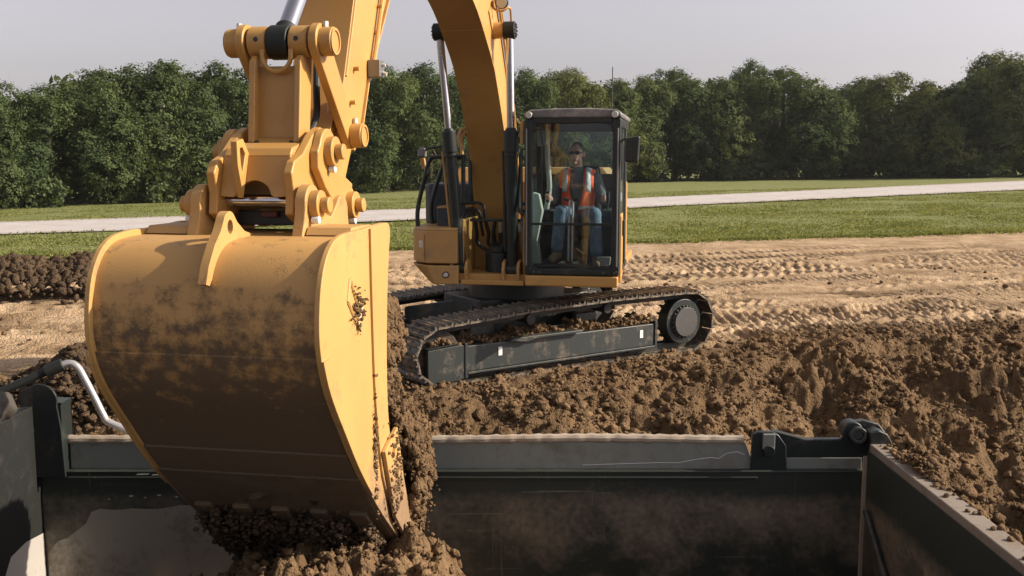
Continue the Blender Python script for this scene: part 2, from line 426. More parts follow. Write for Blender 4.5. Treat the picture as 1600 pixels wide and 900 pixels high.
def gheight(x, y, detail=True):
    e = np.interp(x, EDX, EDY) + .30 * noise(x * .55, x * 0 + 3.1, 2) + .16 * noise(x * 1.7, y * .8, 4) + .8 * sstep(2.5, 5, x) * noise(x * .5, y * .5, 44)
    d = e - y
    sl = sstep(-.35, .35, d)
    dd_ = np.maximum(d + .5, 0)
    z = -np.minimum(.27 * np.where(dd_ < 1.5, dd_ * dd_ / 3, dd_ - .75), 2.3)
    z = z + .13 * np.exp(-((d + .15) / .45) ** 2) * (.5 + noise(x * .8, y * .8, 6)) * sstep(2.6, 3.4, np.abs(x - .6) + .3 * (x < -2))
    far = sstep(30, 24, y)
    if detail:
        b = (billow(x, y, 1.7, 6, 12, .58) - .75) * (.55 + .75 * sstep(-.3, .4, fbm(x, y, .7, 2, 71)))
        lum = sstep(-1.5, .1, d)
        z = z + (sl * .75 + lum * .25) * .21 * b + lum * .020 * fbm(x, y, 9, 3, 21, .7) + sl * .15 * fbm(x, y, .9, 2, 22)
        flat = 1 - sl
        near = sstep(2.2, .2, -d)
        z = z + flat * far * (.028 * fbm(x, y, .5, 3, 14) + .016 * fbm(x, y, 3.2, 4, 41, .6) + .05 * near * (billow(x, y, 2.4, 4, 25) - .5))
        q = fbm(x, y, .42, 2, 77)
        z = z + flat * far * .03 * sstep(.05, .5, q) * billow(x, y, 4.2, 3, 52)
        z = z + flat * far * sstep(.5, 1.6, -d) * (bands(x, y) - .035 * rut(x, y))
    z = z + tilt(x, y)
    return z
def rut(x, y):
    m = 0
    for c, k, w in ((12.6, .30, .16), (13.3, .31, .12), (14.9, .31, .2), (16.1, .33, .14), (17.0, .34, .22), (18.8, .36, .18), (19.9, .37, .14), (21.1, .37, .2), (22.6, .36, .16), (23.8, .35, .22)):
        d = y - (c + k * (x - 4) + .3 * np.sin(x * .21 + c * 2) + .12 * noise(x * .5, y * 0 + c, 6))
        m = m + np.exp(-(d / w) ** 2) * (.6 + .8 * noise(x * .25, y * 0 + c, 3))
    return np.clip(m, 0, 1)
def graded(a, b, step, lo, hi, g=1.12):
    mid = list(np.arange(a, b, step)); L_ = [a]; s = step
    while L_[-1] > lo: s *= g; L_.append(L_[-1] - s)
    H_ = [mid[-1]]; s = step
    while H_[-1] < hi: s *= g; H_.append(H_[-1] + s)
    return np.array(L_[:0:-1] + mid + H_[1:])
gx = np.concatenate([graded(-10.5, -1.5, .06, -600, -1.5, 1.07)[:-1], np.arange(-1.45, 7.2, .030)]); gx = gx[gx < 7.2]; gx = np.concatenate([gx, graded(7.23, 13, .045, 7.23, 600, 1.07)])
gy = np.concatenate([np.arange(-8, 5.4, .35), np.arange(5.4, 7.4, .06), np.arange(7.4, 13.4, .030), np.arange(13.4, 27, .055)])
s_, l_ = .05, list(gy)
while l_[-1] < 900: s_ *= 1.07; l_.append(l_[-1] + s_)
gy = np.array(l_)
GX, GY = np.meshgrid(gx, gy)
GZ = gheight(GX, GY)
nx, ny = len(gx), len(gy)
idx = np.arange(nx * ny).reshape(ny, nx)
F = np.stack([idx[:-1, :-1], idx[:-1, 1:], idx[1:, 1:], idx[1:, :-1]], -1).reshape(-1, 4)
ground = np_mesh('ground', np.stack([GX, GY, GZ], -1).reshape(-1, 3), F, M['ground'], None, True)
tag(ground, 'packed brown earth bench with vehicle tracks above a crumbled slope', 'ground', kind='structure')
e_ = np.interp(GX, EDX, EDY)
moist = np.clip(sstep(-2.0, -.3, e_ - GY) * 1.1 + .55 * sstep(.15, .55, fbm(GX, GY, .33, 3, 61)) * sstep(3, 0, GY - e_ - 1.5) + .25 * sstep(.1, .5, fbm(GX, GY, .6, 3, 64)) + .75 * rut(GX, GY) * (GY < 30), 0, 1)
at = ground.data.attributes.new('moist', 'FLOAT', 'POINT')
at.data.foreach_set('value', moist.ravel().astype(np.float32))

# grass field, gravel road
def grass_edge(x): return 26.9 + .27 * x + .35 * np.sin(x * .9) * .4 + .25 * noise(x * .8, x * 0, 9) - .0012 * np.clip(x, 0, 60) ** 2
u = graded(-30, 40, .5, -400, 400, 1.15)
rows = np.concatenate([np.linspace(0, 2, 9), np.linspace(2.5, 80, 70), [100, 140, 220, 400, 800]])
UX, VY = np.meshgrid(u, rows)
FY = grass_edge(UX) + VY
FZ = tilt(UX, FY) + .012 + .03 * sstep(0, .5, VY) + .03 * fbm(UX, FY, .25, 2, 3) * sstep(0, 3, VY)
nn = UX.shape; idx = np.arange(UX.size).reshape(nn)
F = np.stack([idx[:-1, :-1], idx[:-1, 1:], idx[1:, 1:], idx[1:, :-1]], -1).reshape(-1, 4)
grass_field = np_mesh('grass_field', np.stack([UX, FY, FZ], -1).reshape(-1, 3), F, M['turf'], None, True)
tag(grass_field, 'mown green grass field between the bare earth and the trees', 'grass field', kind='structure')
RNX, RNY = [-160, -60, -16.8, -4, 6.4, 32.7, 80, 200], [10, 22, 32.6, 39.2, 47.5, 63.6, 84, 120]
RFX, RFY = [-160, -60, -22.5, -5, 8, 48.6, 110, 220], [24, 34, 42.5, 49.5, 60, 90, 120, 150]
rx = graded(-40, 70, 1.0, -150, 200, 1.2)
def road_near(x): return np.interp(x, RNX, RNY) + .25 * noise(x * .5, x * 0, 4)
def road_far(x): return np.interp(x, RFX, RFY) + .25 * noise(x * .5, x * 0, 14)
tt = np.linspace(0, 1, 15)
RX = np.repeat(rx[None], 15, 0); RY = road_near(RX) * (1 - tt[:, None]) + road_far(RX) * tt[:, None]
RZ = tilt(RX, RY) + .095
idx = np.arange(RX.size).reshape(RX.shape)
F = np.stack([idx[:-1, :-1], idx[:-1, 1:], idx[1:, 1:], idx[1:, :-1]], -1).reshape(-1, 4)
road = np_mesh('gravel_road', np.stack([RX, RY, RZ], -1).reshape(-1, 3), F, M['road'], None, True)
road_wear()
wear = np.clip(.9 * np.exp(-(tt / .10) ** 2) + .9 * np.exp(-((1 - tt) / .10) ** 2) + .35 * np.exp(-((tt - .5) / .07) ** 2) - .12, 0, 1)[:, None] * np.ones_like(RX)
wa = road.data.attributes.new('wear', 'FLOAT', 'POINT'); wa.data.foreach_set('value', wear.ravel().astype(np.float32))
tag(road, 'pale gravel road crossing the grass field', 'road', kind='structure')

def scatter_blades(name, n, mat, label):
    x = RNG.uniform(-30, 60, n * 3); v = RNG.power(.55, n * 3) * 42.6 - .6 * (RNG.random(n * 3) < .12)
    y = grass_edge(x) + v
    keep = (np.abs(x / y) < .74) & ~((y > road_near(x) + .5 * RNG.random(n * 3) ** 3 * 2 - .1) & (y < road_far(x) - 1.2 * RNG.random(n * 3) ** 3 + .1))
    edge = RNG.random(n * 3) < .06
    x, y = x[keep][:n], y[keep][:n]; n = len(x)
    z = tilt(x, y) + .03 + .06 * ((y > road_near(x)) & (y < road_far(x)))
    h = RNG.uniform(.03, .075, n) * (1 + .5 * (noise(x * .3, y * .3, 2))); w = RNG.uniform(.02, .05, n)
    a = RNG.uniform(0, 2 * math.pi, n); le = RNG.uniform(-.06, .06, (n, 2))
    V = np.empty((n, 3, 3))
    V[:, 0] = np.stack([x - w * np.cos(a), y - w * np.sin(a), z], -1)
    V[:, 1] = np.stack([x + w * np.cos(a), y + w * np.sin(a), z], -1)
    V[:, 2] = np.stack([x + le[:, 0], y + le[:, 1], z + h], -1)
    o = np_mesh(name, V.reshape(-1, 3), np.arange(n * 3).reshape(-1, 3), mat)
    return tag(o, label, 'grass', kind='stuff')
scatter_blades('grass', 150000, M['blade'], 'short green grass blades covering the field behind the machine')

# ------------------------------------------------------------------ clods
def ico(sub):
    bm = bmesh.new(); bmesh.ops.create_icosphere(bm, subdivisions=sub, radius=1)
    v = np.array([p.co[:] for p in bm.verts]); f = np.array([[q.index for q in p.verts] for p in bm.faces]); bm.free(); return v, f
ICO1, ICO2 = ico(1), ico(2)
def clods(name, P, S, mat, label, cat, sub=1, stretch=None, flat=.8, parent=None, kind='stuff', rough=.28):
    if sub == 3:                                     # coarse shape for the small ones, finer for the large, one object
        S = np.asarray(S); P = np.asarray(P); big = S > .015
        a = clods(name, P[big], S[big], mat, None, None, 2, stretch, flat, parent, None, rough)
        b = clods(name, P[~big], S[~big], mat, None, None, 1, stretch, flat, parent, None, rough)
        va = np.empty(len(a.data.vertices) * 3, np.float32); a.data.vertices.foreach_get('co', va)
        vb = np.empty(len(b.data.vertices) * 3, np.float32); b.data.vertices.foreach_get('co', vb)
        fa = np.empty(len(a.data.loops), np.int32); a.data.loops.foreach_get('vertex_index', fa)
        fb = np.empty(len(b.data.loops), np.int32); b.data.loops.foreach_get('vertex_index', fb)
        F = np.concatenate([fa.reshape(-1, 3), fb.reshape(-1, 3) + len(va) // 3])
        ma, mb_ = a.data, b.data; bpy.data.objects.remove(a); bpy.data.objects.remove(b); bpy.data.meshes.remove(ma); bpy.data.meshes.remove(mb_)
        o = np_mesh(name, np.concatenate([va, vb]).reshape(-1, 3), F, mat, parent, False)
        return tag(o, label, cat, kind=kind)
    v, f = (ICO1, ICO2)[sub - 1]
    n = len(P)
    r = 1 + RNG.uniform(-rough, rough, (n, len(v), 1))
    ax = RNG.normal(size=(n, 3, 3)); q, _ = np.linalg.qr(ax)
    V = np.einsum('nij,nkj->nki', q, v[None] * r * RNG.uniform(.65, 1.25, (n, 1, 3)))
    V *= np.asarray(S)[:, None, None]
    V[:, :, 2] *= flat if stretch is None else stretch
    V += np.asarray(P)[:, None, :]
    Fc = (f[None] + (np.arange(n) * len(v))[:, None, None]).reshape(-1, 3)
    o = np_mesh(name, V.reshape(-1, 3), Fc, mat, parent, False)
    if label: tag(o, label, cat, kind=kind)
    elif kind: o['kind'] = kind
    return o
def slope_clods():
    n = 130000
    x = RNG.uniform(-7, 9.5, n); e = np.interp(x, EDX, EDY); y = e - RNG.uniform(-1.8, 5.4, n)
    dens = sstep(-1.8, -.1, e - y) * (.2 + .8 * sstep(-.35, .4, fbm(x, y, 1.6, 3, 91)))
    k = (RNG.random(n) < dens) & (y > 6.75) & (np.abs(x / y) < .60) & ((x > -1.6) | (RNG.random(n) < .25))
    x, y = x[k], y[k]
    s = .007 + .014 * RNG.random(len(x)) ** 2 + .050 * RNG.random(len(x)) ** 15
    z = gheight(x, y) + s * .2
    big = s > .026
    P = np.stack([x, y, z], -1)
    clods('soil_clods', P[big], s[big], M['clod'], 'lumps of freshly dug brown soil on the slope below the excavator', 'soil', 2, rough=.42)
    clods('soil_crumbs', P[~big], s[~big], M['clod'], 'small brown soil crumbs strewn over the slope below the excavator', 'soil', 1, rough=.45)
slope_clods()
def bench_crumbs():
    n = 6500
    x = RNG.uniform(-14, 20, n); y = RNG.uniform(11, 24, n)
    e = np.interp(x, EDX, EDY)
    k = (y > e + .3) & (fbm(x, y, .5, 3, 81) + .35 * np.exp(-(y - e) / 1.5) + RNG.normal(0, .2, n) > .28)
    x, y = x[k], y[k]
    s = .008 + .05 * RNG.random(len(x)) ** 4
    clods('bench_crumbs', np.stack([x, y, gheight(x, y) + s * .3], -1), s, M['clod'], 'scattered dark crumbs of earth on the flat tan bench', 'soil', 1)
bench_crumbs()
def windrow():
    n = 6500
    t = RNG.random(n); x = -11.5 + 5.0 * t
    prof = .62 * sstep(-6.45, -7.4, x) * (1 + .25 * noise(x * .9, x * 0, 3))
    v = RNG.normal(0, .33, n).clip(-1, 1)
    y = 17.0 + .12 * (x + 8) + v * 1.15
    z = prof * (1 - np.abs(v)) + .02
    s = .025 + .07 * RNG.random(n) ** 3
    P = np.stack([x, y, z], -1)
    clods('clod_windrow', P, s, M['clod_dark'], 'low ridge of dark brown earth clods left of the bucket', 'soil', 1, flat=.95, rough=.4)
windrow()
def edge_heap():
    n = 4500
    x = RNG.normal(-4.15, .30, n); y = RNG.normal(9.6, .45, n)
    r2 = ((x + 4.15) / .6) ** 2 + ((y - 9.6) / .9) ** 2
    k = r2 < 2.2; x, y, r2 = x[k], y[k], r2[k]
    z = gheight(x, y) + .40 * np.exp(-r2 * 1.1) * RNG.uniform(.8, 1, len(x))
    clods('edge_spoil', np.stack([x, y, z], -1), RNG.uniform(.012, .045, len(x)), M['clod_dark'], 'dark crumbly spoil heaped on the edge behind the bucket', 'soil', 1, rough=.4)
edge_heap()

# ------------------------------------------------------------------ excavator
PSI = R(10.3); CX, CY = .05, 11.6
A0 = -.21                                            # sideways position of the arm's centre line
exc = empty('excavator', (CX, CY, 0), -PSI)
tag(exc, 'yellow tracked excavator lowering its muddy bucket into the truck bed', 'excavator')
def L3(a, b, z): return (a, -b, z)
def W3(a, b, z):
    return Vector((CX + a * math.cos(PSI) - b * math.sin(PSI), CY - a * math.sin(PSI) - b * math.cos(PSI), z))
TH = R(33)
P0 = (-.862, 9.728)
def U(s, w, z):                                      # along the track, inwards from the near side, height
    x = P0[0] + s * math.cos(TH) - w * math.sin(TH) - CX; y = P0[1] + s * math.sin(TH) + w * math.cos(TH) - CY
    return (x * math.cos(PSI) - y * math.sin(PSI), x * math.sin(PSI) + y * math.cos(PSI), z)
UA = TH + PSI
ES = Vector((math.cos(UA), math.sin(UA), 0)); EW = Vector((-math.sin(UA), math.cos(UA), 0)); EZ = Vector((0, 0, 1))

def ubox(mb, s0, s1, w0, w1, z0, z1):
    return mb.hexa([U(s0, w0, z0), U(s1, w0, z0), U(s1, w1, z0), U(s0, w1, z0)], [U(s0, w0, z1), U(s1, w0, z1), U(s1, w1, z1), U(s0, w1, z1)])
def uprism(mb, prof, w0, w1):                        # profile in (s, z)
    return mb.prism([U(s, w0, z) for s, z in prof], [U(s, w1, z) for s, z in prof])

def hull(pts):
    pts = sorted(set(pts))
    def half(p):
        o = []
        for q in p:
            while len(o) > 1 and (o[-1][0] - o[-2][0]) * (q[1] - o[-2][1]) - (o[-1][1] - o[-2][1]) * (q[0] - o[-2][0]) <= 0: o.pop()
            o.append(q)
        return o
    a, b = half(pts), half(pts[::-1]); return a[:-1] + b[:-1]
def circ(c, r, n=60): return [(round(c[0] + r * math.cos(2 * math.pi * i / n), 5), round(c[1] + r * math.sin(2 * math.pi * i / n), 5)) for i in range(n)]
PATH = hull(circ((.20, .315), .285) + circ((3.58, .385), .335) + circ((1.35, .605), .075) + circ((2.4, .64), .075))[::-1]
PATH = PATH + [PATH[0]]
seg = np.hypot(*np.diff(np.array(PATH), axis=0).T); CUM = np.concatenate([[0], np.cumsum(seg)])
NSHOE = 47; PITCH = CUM[-1] / NSHOE
def path_at(d):
    d %= CUM[-1]; return float(np.interp(d, CUM, [p[0] for p in PATH])), float(np.interp(d, CUM, [p[1] for p in PATH]))
SW = .50
sm = MB()
hp = PITCH * .5
pr = [(-hp + .004, -.012), (hp - .006, -.012), (hp - .006, .008), (hp - .012, .040), (hp - .024, .040), (hp - .032, .010), (.016, .010), (.009, .034), (-.004, .034), (-.012, .010), (-hp + .036, .010), (-hp + .030, .030), (-hp + .018, .030), (-hp + .010, .010), (-hp + .004, .010)]
sm.prism([(x, 0, z) for x, z in pr], [(x, SW, z) for x, z in pr])
for yy in (.17, .32):
    for xx in (-.032, .04):
        sm.cyl((xx, yy, .006), (xx, yy, .020), .012, n=6)
shoe_me = sm.mesh('track_shoe'); shoe_me.materials.append(M['shoe'])
def build_track(w0, near):
    lm = MB()
    for ww in (w0 + .16, w0 + .30):
        for i in range(len(PATH) - 1):
            (s0, z0), (s1, z1) = PATH[i], PATH[i + 1]
            d = Vector((s1 - s0, z1 - z0)); n = Vector((d.y, -d.x)).normalized() * .075
            lm.hexa([U(s0, ww, z0), U(s1, ww, z1), U(s1, ww + .05, z1), U(s0, ww + .05, z0)],
                    [U(s0 + n.x, ww, z0 + n.y), U(s1 + n.x, ww, z1 + n.y), U(s1 + n.x, ww + .05, z1 + n.y), U(s0 + n.x, ww + .05, z0 + n.y)])
    tr = lm.build('track_chain', M['shoe_link'], exc, smooth=False)
    for k in range(NSHOE):
        d0, d1 = path_at(k * PITCH), path_at((k + 1) * PITCH)
        mid = ((d0[0] + d1[0]) / 2, (d0[1] + d1[1]) / 2)
        ph = math.atan2(d1[1] - d0[1], d1[0] - d0[0])
        tx = ES * math.cos(ph) + EZ * math.sin(ph); nz = -ES * math.sin(ph) + EZ * math.cos(ph)
        o = bpy.data.objects.new('track_shoe', shoe_me); COL.objects.link(o); o.parent = tr
        p = Vector(U(mid[0], w0, mid[1])) + nz * .012
        mt = Matrix.Identity(4)
        for r_ in range(3):
            mt[r_][0] = tx[r_]; mt[r_][1] = EW[r_]; mt[r_][2] = nz[r_]; mt[r_][3] = p[r_]
        o.matrix_local = mt
    return tr
for w0, near in ((0, True), (1.85, False)):
    build_track(w0, near)
    wi = w0 + (.035 if near else .47)
    f = MB()
    # long box of the track frame with its rolled lower flange
    s_in = 1 if near else -1
    uprism(f, [(.50, .125), (3.02, .150), (3.02, .405), (.50, .395)], w0 + .035, w0 + .42)
    fr = f.build('track_frame', M['frame'], exc, bevel=.012)
    g = MB(); uprism(g, [(.50, .10), (3.02, .125), (3.02, .150), (.50, .125)], w0 + .015, w0 + .44)
    g.build('lower_flange', M['frame'], fr, bevel=.006)
    g = MB(); uprism(g, [(.045, .02), (.40, .045), (.475, .06), (.475, .405), (.40, .41), (.045, .385)], w0 + .03, w0 + .09)
    uprism(g, [(.045, .385), (.40, .41), (.40, .425), (.045, .40)], w0 + .03, w0 + .42)
    g.build('idler_guard', M['frame'], fr, bevel=.01)
    g = MB(); uprism(g, [(.47, .06), (.505, .06), (.505, .425), (.47, .425)], w0 + .02, w0 + .42); g.build('end_plate', M['frame'], fr, bevel=.006)
    g = MB(); uprism(g, [(3.02, .12), (3.055, .12), (3.055, .44), (3.02, .44)], w0 + .02, w0 + .42); g.build('end_plate', M['frame'], fr, bevel=.006)
    g = MB(); uprism(g, [(.98, .405), (1.22, .375), (1.30, .402), (1.92, .41), (1.95, .44), (1.25, .435), (1.05, .43)], w0 - .03, w0 + .09)
    g.build('step_plate', M['frame'], fr, bevel=.008)
    for s0 in (.88, 2.80):
        if near:
            g = MB(); uprism(g, [(s0, .255), (s0 + .045, .256), (s0 + .045, .345), (s0, .344)], w0 + .028, w0 + .036); g.build('reflector', M['white'], fr)
    g = MB(); g.cyl(U(.20, w0 + .12, .315), U(.20, w0 + .39, .315), .265, n=32); g.build('idler_wheel', M['shoe_link'], exc, bevel=.01)
    g = MB()
    n = 21; prf = []
    for i in range(n):
        for fr_, rr in ((0, .27), (.25, .275), (.4, .33), (.6, .33), (.75, .275)):
            t = 2 * math.pi * (i + fr_) / n; prf.append((3.58 + rr * math.cos(t), .385 + rr * math.sin(t)))
    uprism(g, prf, w0 + .22, w0 + .28)
    sp = g.build('sprocket', M['shoe_link'], exc)
    g = MB(); g.cyl(U(3.50, w0 + .06, .385), U(3.50, w0 + .22, .385), .27, n=36); g.build('motor_housing', M['black'], sp, bevel=.01)
    g = MB(); g.cyl(U(3.50, w0 + .01, .385), U(3.50, w0 + .06, .385), .175, n=36)
    for i in range(22):
        t = 2 * math.pi * i / 22
        g.cyl(U(3.50 + .185 * math.cos(t), w0 + .03, .385 + .185 * math.sin(t)), U(3.50 + .185 * math.cos(t), w0 + .06, .385 + .185 * math.sin(t)), .014, n=6)
    g.build('hub_cover', M['hub'], sp, bevel=.006)
    for s0 in (.75, 1.15, 1.55, 1.95, 2.35, 2.75):
        g = MB(); g.cyl(U(s0, w0 + .10, .15), U(s0, w0 + .38, .15), .075, n=18); g.build('track_roller', M['shoe_link'], exc)
    for s0, zz in ((1.35, .595), (2.4, .63)):
        g = MB(); g.cyl(U(s0, w0 + .12, zz - .01), U(s0, w0 + .36, zz - .01), .055, n=18); g.build('carrier_roller', M['shoe_link'], exc)
f = MB()
for s0, s1 in ((.75, 1.55), (2.15, 2.95)):
    f.hexa([U(s0, .4, .3), U(s0 + .3, .4, .3), U(s1, 1.2, .35), U(s1 - .3, 1.2, .35)], [U(s0, .4, .55), U(s0 + .3, .4, .55), U(s1, 1.2, .72), U(s1 - .3, 1.2, .72)])
    f.hexa([U(s0 if s0 < 1 else s0, 1.95, .3), U(s0 + .3, 1.95, .3), U(s1, 1.15, .35), U(s1 - .3, 1.15, .35)], [U(s0, 1.95, .55), U(s0 + .3, 1.95, .55), U(s1, 1.15, .72), U(s1 - .3, 1.15, .72)])
ubox(f, 1.1, 2.6, .75, 1.6, .36, .74)
f.build('car_body', M['frame'], exc, bevel=.02)
f = MB(); f.cyl((.0, 0, .72), (.0, 0, .97), .56, n=40); f.build('swing_ring', M['black'], exc, bevel=.015)
def frame_mud():
    n = 1500
    s = RNG.uniform(.1, 3.0, n); w = RNG.uniform(.05, .38, n)
    lump = np.clip(.5 + fbm(s * 2.2, s * 0, 1.6, 3, 5), 0.05, 1.3)
    z = .405 + RNG.random(n) * .085 * lump
    P = []
    for a_, b_, c_ in zip(s, w, z):
        q = U(a_, b_, c_)
        wp = Vector((CX, CY, 0)) + Matrix.Rotation(-PSI, 3, 'Z') @ Vector(q); P.append(wp)
    clods('track_mud', np.array(P), .008 + .03 * RNG.random(n) ** 2, M['clod'], 'brown mud lying along the near track frame of the excavator', 'mud', 1, rough=.4)
frame_mud()

# ---- upper structure
Y = M['yellow']
f = MB(); f.box(-.70, 1.22, -1.18, 2.1, 1.0, 1.09); f.box(-.38, .30, -1.235, -1.18, .975, 1.03)
f.build('revolving_frame', Y, exc, bevel=.012)
plan_box = [(-.415, 1.24), (-.745, 1.24), (-.90, 1.10), (-.97, .95), (-.97, -.55), (-.415, -.55)]
f = MB(); f.plan(plan_box, 1.195, 1.545); sb = f.build('storage_box', M['yellow_dusty'], exc, bevel=.014)
low = [(-.405, 1.25), (-.75, 1.25), (-.91, 1.105), (-.985, .95), (-.985, -.55), (-.405, -.55)]
lo2 = [(-.405, 1.25), (-.655, 1.25), (-.70, 1.20), (-.76, 1.0), (-.76, -.55), (-.405, -.55)]
f = MB(); f.prism([(a, -b, .975) for a, b in lo2], [(a, -b, 1.175) for a, b in low]); sk = f.build('skirt', M['yellow_dusty'], sb, bevel=.014)
top = [(-.41, 1.225), (-.73, 1.225), (-.88, 1.085), (-.945, .945), (-.945, -.5), (-.41, -.5)]
f = MB(); f.prism([(a, -b, 1.545) for a, b in plan_box], [(a, -b, 1.575) for a, b in top]); f.build('lid', M['yellow_dusty'], sb, bevel=.006)
f = MB()                                             # recessed panel on the chamfered corner, decal on it
d = Vector((-.90 + .745, 1.10 - 1.24)).normalized(); nrm = Vector((-.14, .145)).normalized()
def cham(t, o, z): return (-.745 + d.x * t + nrm.x * o, -(1.24 + d.y * t + nrm.y * o), z)
f.hexa([cham(.035, .0, 1.225), cham(.165, .0, 1.225), cham(.165, .012, 1.225), cham(.035, .012, 1.225)], [cham(.035, .0, 1.50), cham(.165, .0, 1.50), cham(.165, .012, 1.50), cham(.035, .012, 1.50)])
ap = f.build('access_panel', Y, sb, bevel=.006)
f = MB()
for t0 in (.06, .085, .11):
    f.hexa([cham(t0, .011, 1.36), cham(t0 + .014, .011, 1.36), cham(t0 + .014, .014, 1.36), cham(t0, .014, 1.36)], [cham(t0, .011, 1.42), cham(t0 + .014, .011, 1.42), cham(t0 + .014, .014, 1.42), cham(t0, .014, 1.42)])
f.hexa([cham(.06, .011, 1.42), cham(.124, .011, 1.42), cham(.124, .014, 1.42), cham(.06, .014, 1.42)], [cham(.06, .011, 1.432), cham(.124, .011, 1.432), cham(.124, .014, 1.432), cham(.06, .014, 1.432)])
f.build('decal', M['white'], ap)
f = MB(); f.cyl(L3(-.535, 1.245, 1.078), L3(-.535, 1.262, 1.078), .036, n=24); lp_ = f.build('lamp_bezel', M['black'], sb, bevel=.004)
f = MB(); f.cyl(L3(-.535, 1.26, 1.078), L3(-.535, 1.272, 1.078), .027, .020, n=24); f.build('lamp_lens', M['lamp'], lp_)
# hand rails over the box
f = MB(); f.tube(smooth_line([L3(-.905, 1.0, 1.56), L3(-.90, 1.0, 1.78), L3(-.80, 1.0, 2.18), L3(-.765, 1.0, 2.28), L3(-.70, 1.0, 2.315), L3(-.43, 1.0, 2.315), L3(-.40, 1.0, 2.28), L3(-.40, 1.0, 1.6)], 5), .024); f.build('handrail', M['black'], exc)
f = MB(); f.tube(smooth_line([L3(-.86, .55, 1.56), L3(-.86, .55, 1.85), L3(-.62, .55, 2.52), L3(-.585, .55, 2.575), L3(-.53, .55, 2.59), L3(-.47, .55, 2.575), L3(-.43, .55, 2.50), L3(-.42, .55, 1.9)], 5), .024); f.build('handrail', M['black'], exc)
f = MB(); f.tube([L3(-.86, 0, 1.95), L3(-.86, 0, 2.55)], .017); f.tube([L3(-.86, 0, 2.45), L3(-1.05, 0, 2.42), L3(-1.12, 0, 2.38)], .014)
mp = f.build('mirror_post', M['black'], exc)
f = MB(); f.hexa([L3(-1.19, .02, 2.32), L3(-1.08, .02, 2.32), L3(-1.09, -.1, 2.32), L3(-1.18, -.1, 2.32)], [L3(-1.17, .02, 2.43), L3(-1.08, .02, 2.43), L3(-1.09, -.1, 2.42), L3(-1.16, -.1, 2.42)]); f.build('mirror_head', M['grey'], mp, bevel=.02)
f = MB(); f.hexa([L3(-1.13, .0, 2.18), L3(-1.08, .0, 2.18), L3(-1.08, -.05, 2.18), L3(-1.13, -.05, 2.18)], [L3(-1.16, .0, 2.31), L3(-1.10, .0, 2.31), L3(-1.10, -.05, 2.31), L3(-1.16, -.05, 2.31)]); f.build('mirror_bracket', Y, mp, bevel=.01)
# tank, step, hood, counterweight
f = MB(); f.plan([(-.43, .42), (-.93, .42), (-1.0, .35), (-1.0, -.5), (-.43, -.5)], 1.56, 2.02); tk = f.build('fuel_tank', M['tank'], exc, bevel=.035)
f = MB(); f.cyl(L3(-.70, .2, 2.02), L3(-.70, .2, 2.06), .055, n=20); f.cyl(L3(-.70, .2, 2.06), L3(-.70, .2, 2.075), .04, n=12); f.build('filler_cap', M['white'], tk, bevel=.006)
f = MB(); f.box(-.70, -.41, -.98, -.42, 1.56, 1.765); st = f.build('step_box', M['tank'], exc, bevel=.02)
f = MB(); f.box(-.70, -.41, -.98, -.42, 1.768, 1.782)
for i in range(6):
    for j in range(9): f.cyl((-.68 + i * .05, -.95 + j * .06, 1.782), (-.68 + i * .05, -.95 + j * .06, 1.79), .014, n=6)
f.build('tread_plate', M['yellow_dusty'], st)
f = MB(); f.plan([(-1.02, -.55), (-.9, -.42), (1.1, -.42), (1.1, -1.75), (-1.02, -1.75)], 1.1, 2.03)
f.add([L3(-1.02, -.55, 2.03), L3(-.9, -.42, 2.03), L3(1.1, -.42, 2.03), L3(1.1, -1.75, 2.03), L3(-1.02, -1.75, 2.03),
       L3(-.86, -.7, 2.18), L3(-.8, -.55, 2.20), L3(.95, -.55, 2.20), L3(.95, -1.6, 2.20), L3(-.86, -1.6, 2.20)],
      [(0, 1, 6, 5), (1, 2, 7, 6), (2, 3, 8, 7), (3, 4, 9, 8), (4, 0, 5, 9), (5, 6, 7, 8, 9)])
f.build('engine_hood', Y, exc, bevel=.015)
cw = [(-1.12, -1.76), (1.15, -1.76), (1.15, -2.1), (.8, -2.42), (.3, -2.55), (-.3, -2.55), (-.8, -2.42), (-1.12, -2.1)]
f = MB(); f.plan(cw, 1.0, 2.05); f.build('counterweight', Y, exc, bevel=.06)
f = MB(); f.tube([L3(1.05, -.6, 2.18), L3(1.05, -.6, 3.38)], .006, 6); f.build('antenna', M['black'], exc)
# swivel bay between the boom feet
f = MB(); f.box(-.36, .28, -.62, -.52, 1.09, 1.62); f.box(-.40, -.36, -1.15, -.2, 1.03, 1.66); f.box(.27, .31, -1.15, -.2, 1.03, 1.66)
f.build('boom_bracket', Y, exc, bevel=.01)
for a_ in (-.485, -.325, .075, .235):
    f = MB(); f.arm([(1.22, 1.03), (1.24, 1.14), (1.19, 1.22), (1.10, 1.24), (1.0, 1.18), (.95, 1.03)], a_ - .016, a_ + .016); f.build('cylinder_lug', M['yellow_dusty'], exc, bevel=.006)
f = MB(); f.cyl(L3(-.02, .90, 1.06), L3(-.02, .90, 1.30), .155, n=32); f.cyl(L3(-.02, .90, 1.30), L3(-.02, .90, 1.36), .12, n=32); f.build('swivel_joint', M['black'], exc, bevel=.01)
f = MB(); f.box(.12, .23, -.635, -.622, 1.50, 1.58); f.build('warning_label', M['white'], exc)
for i, a_ in enumerate((-.14, -.06, .02, .095)):
    f = MB(); f.cyl(L3(a_, .66, 1.47), L3(a_, .66, 1.60), .017, n=8); f.cyl(L3(a_, .66, 1.50), L3(a_, .66, 1.53), .024, n=6); f.build('hose_fitting', M['brightsteel'] if i % 2 else M['grey'], exc)
    f = MB(); f.tube(smooth_line([L3(a_, .66, 1.48), L3(a_ + .01, .72, 1.40), L3(a_ * .8, .84, 1.33), L3(a_ * .6, .88, 1.26)], 6), .022, 10); f.build('hydraulic_hose', M['rubber'], exc)
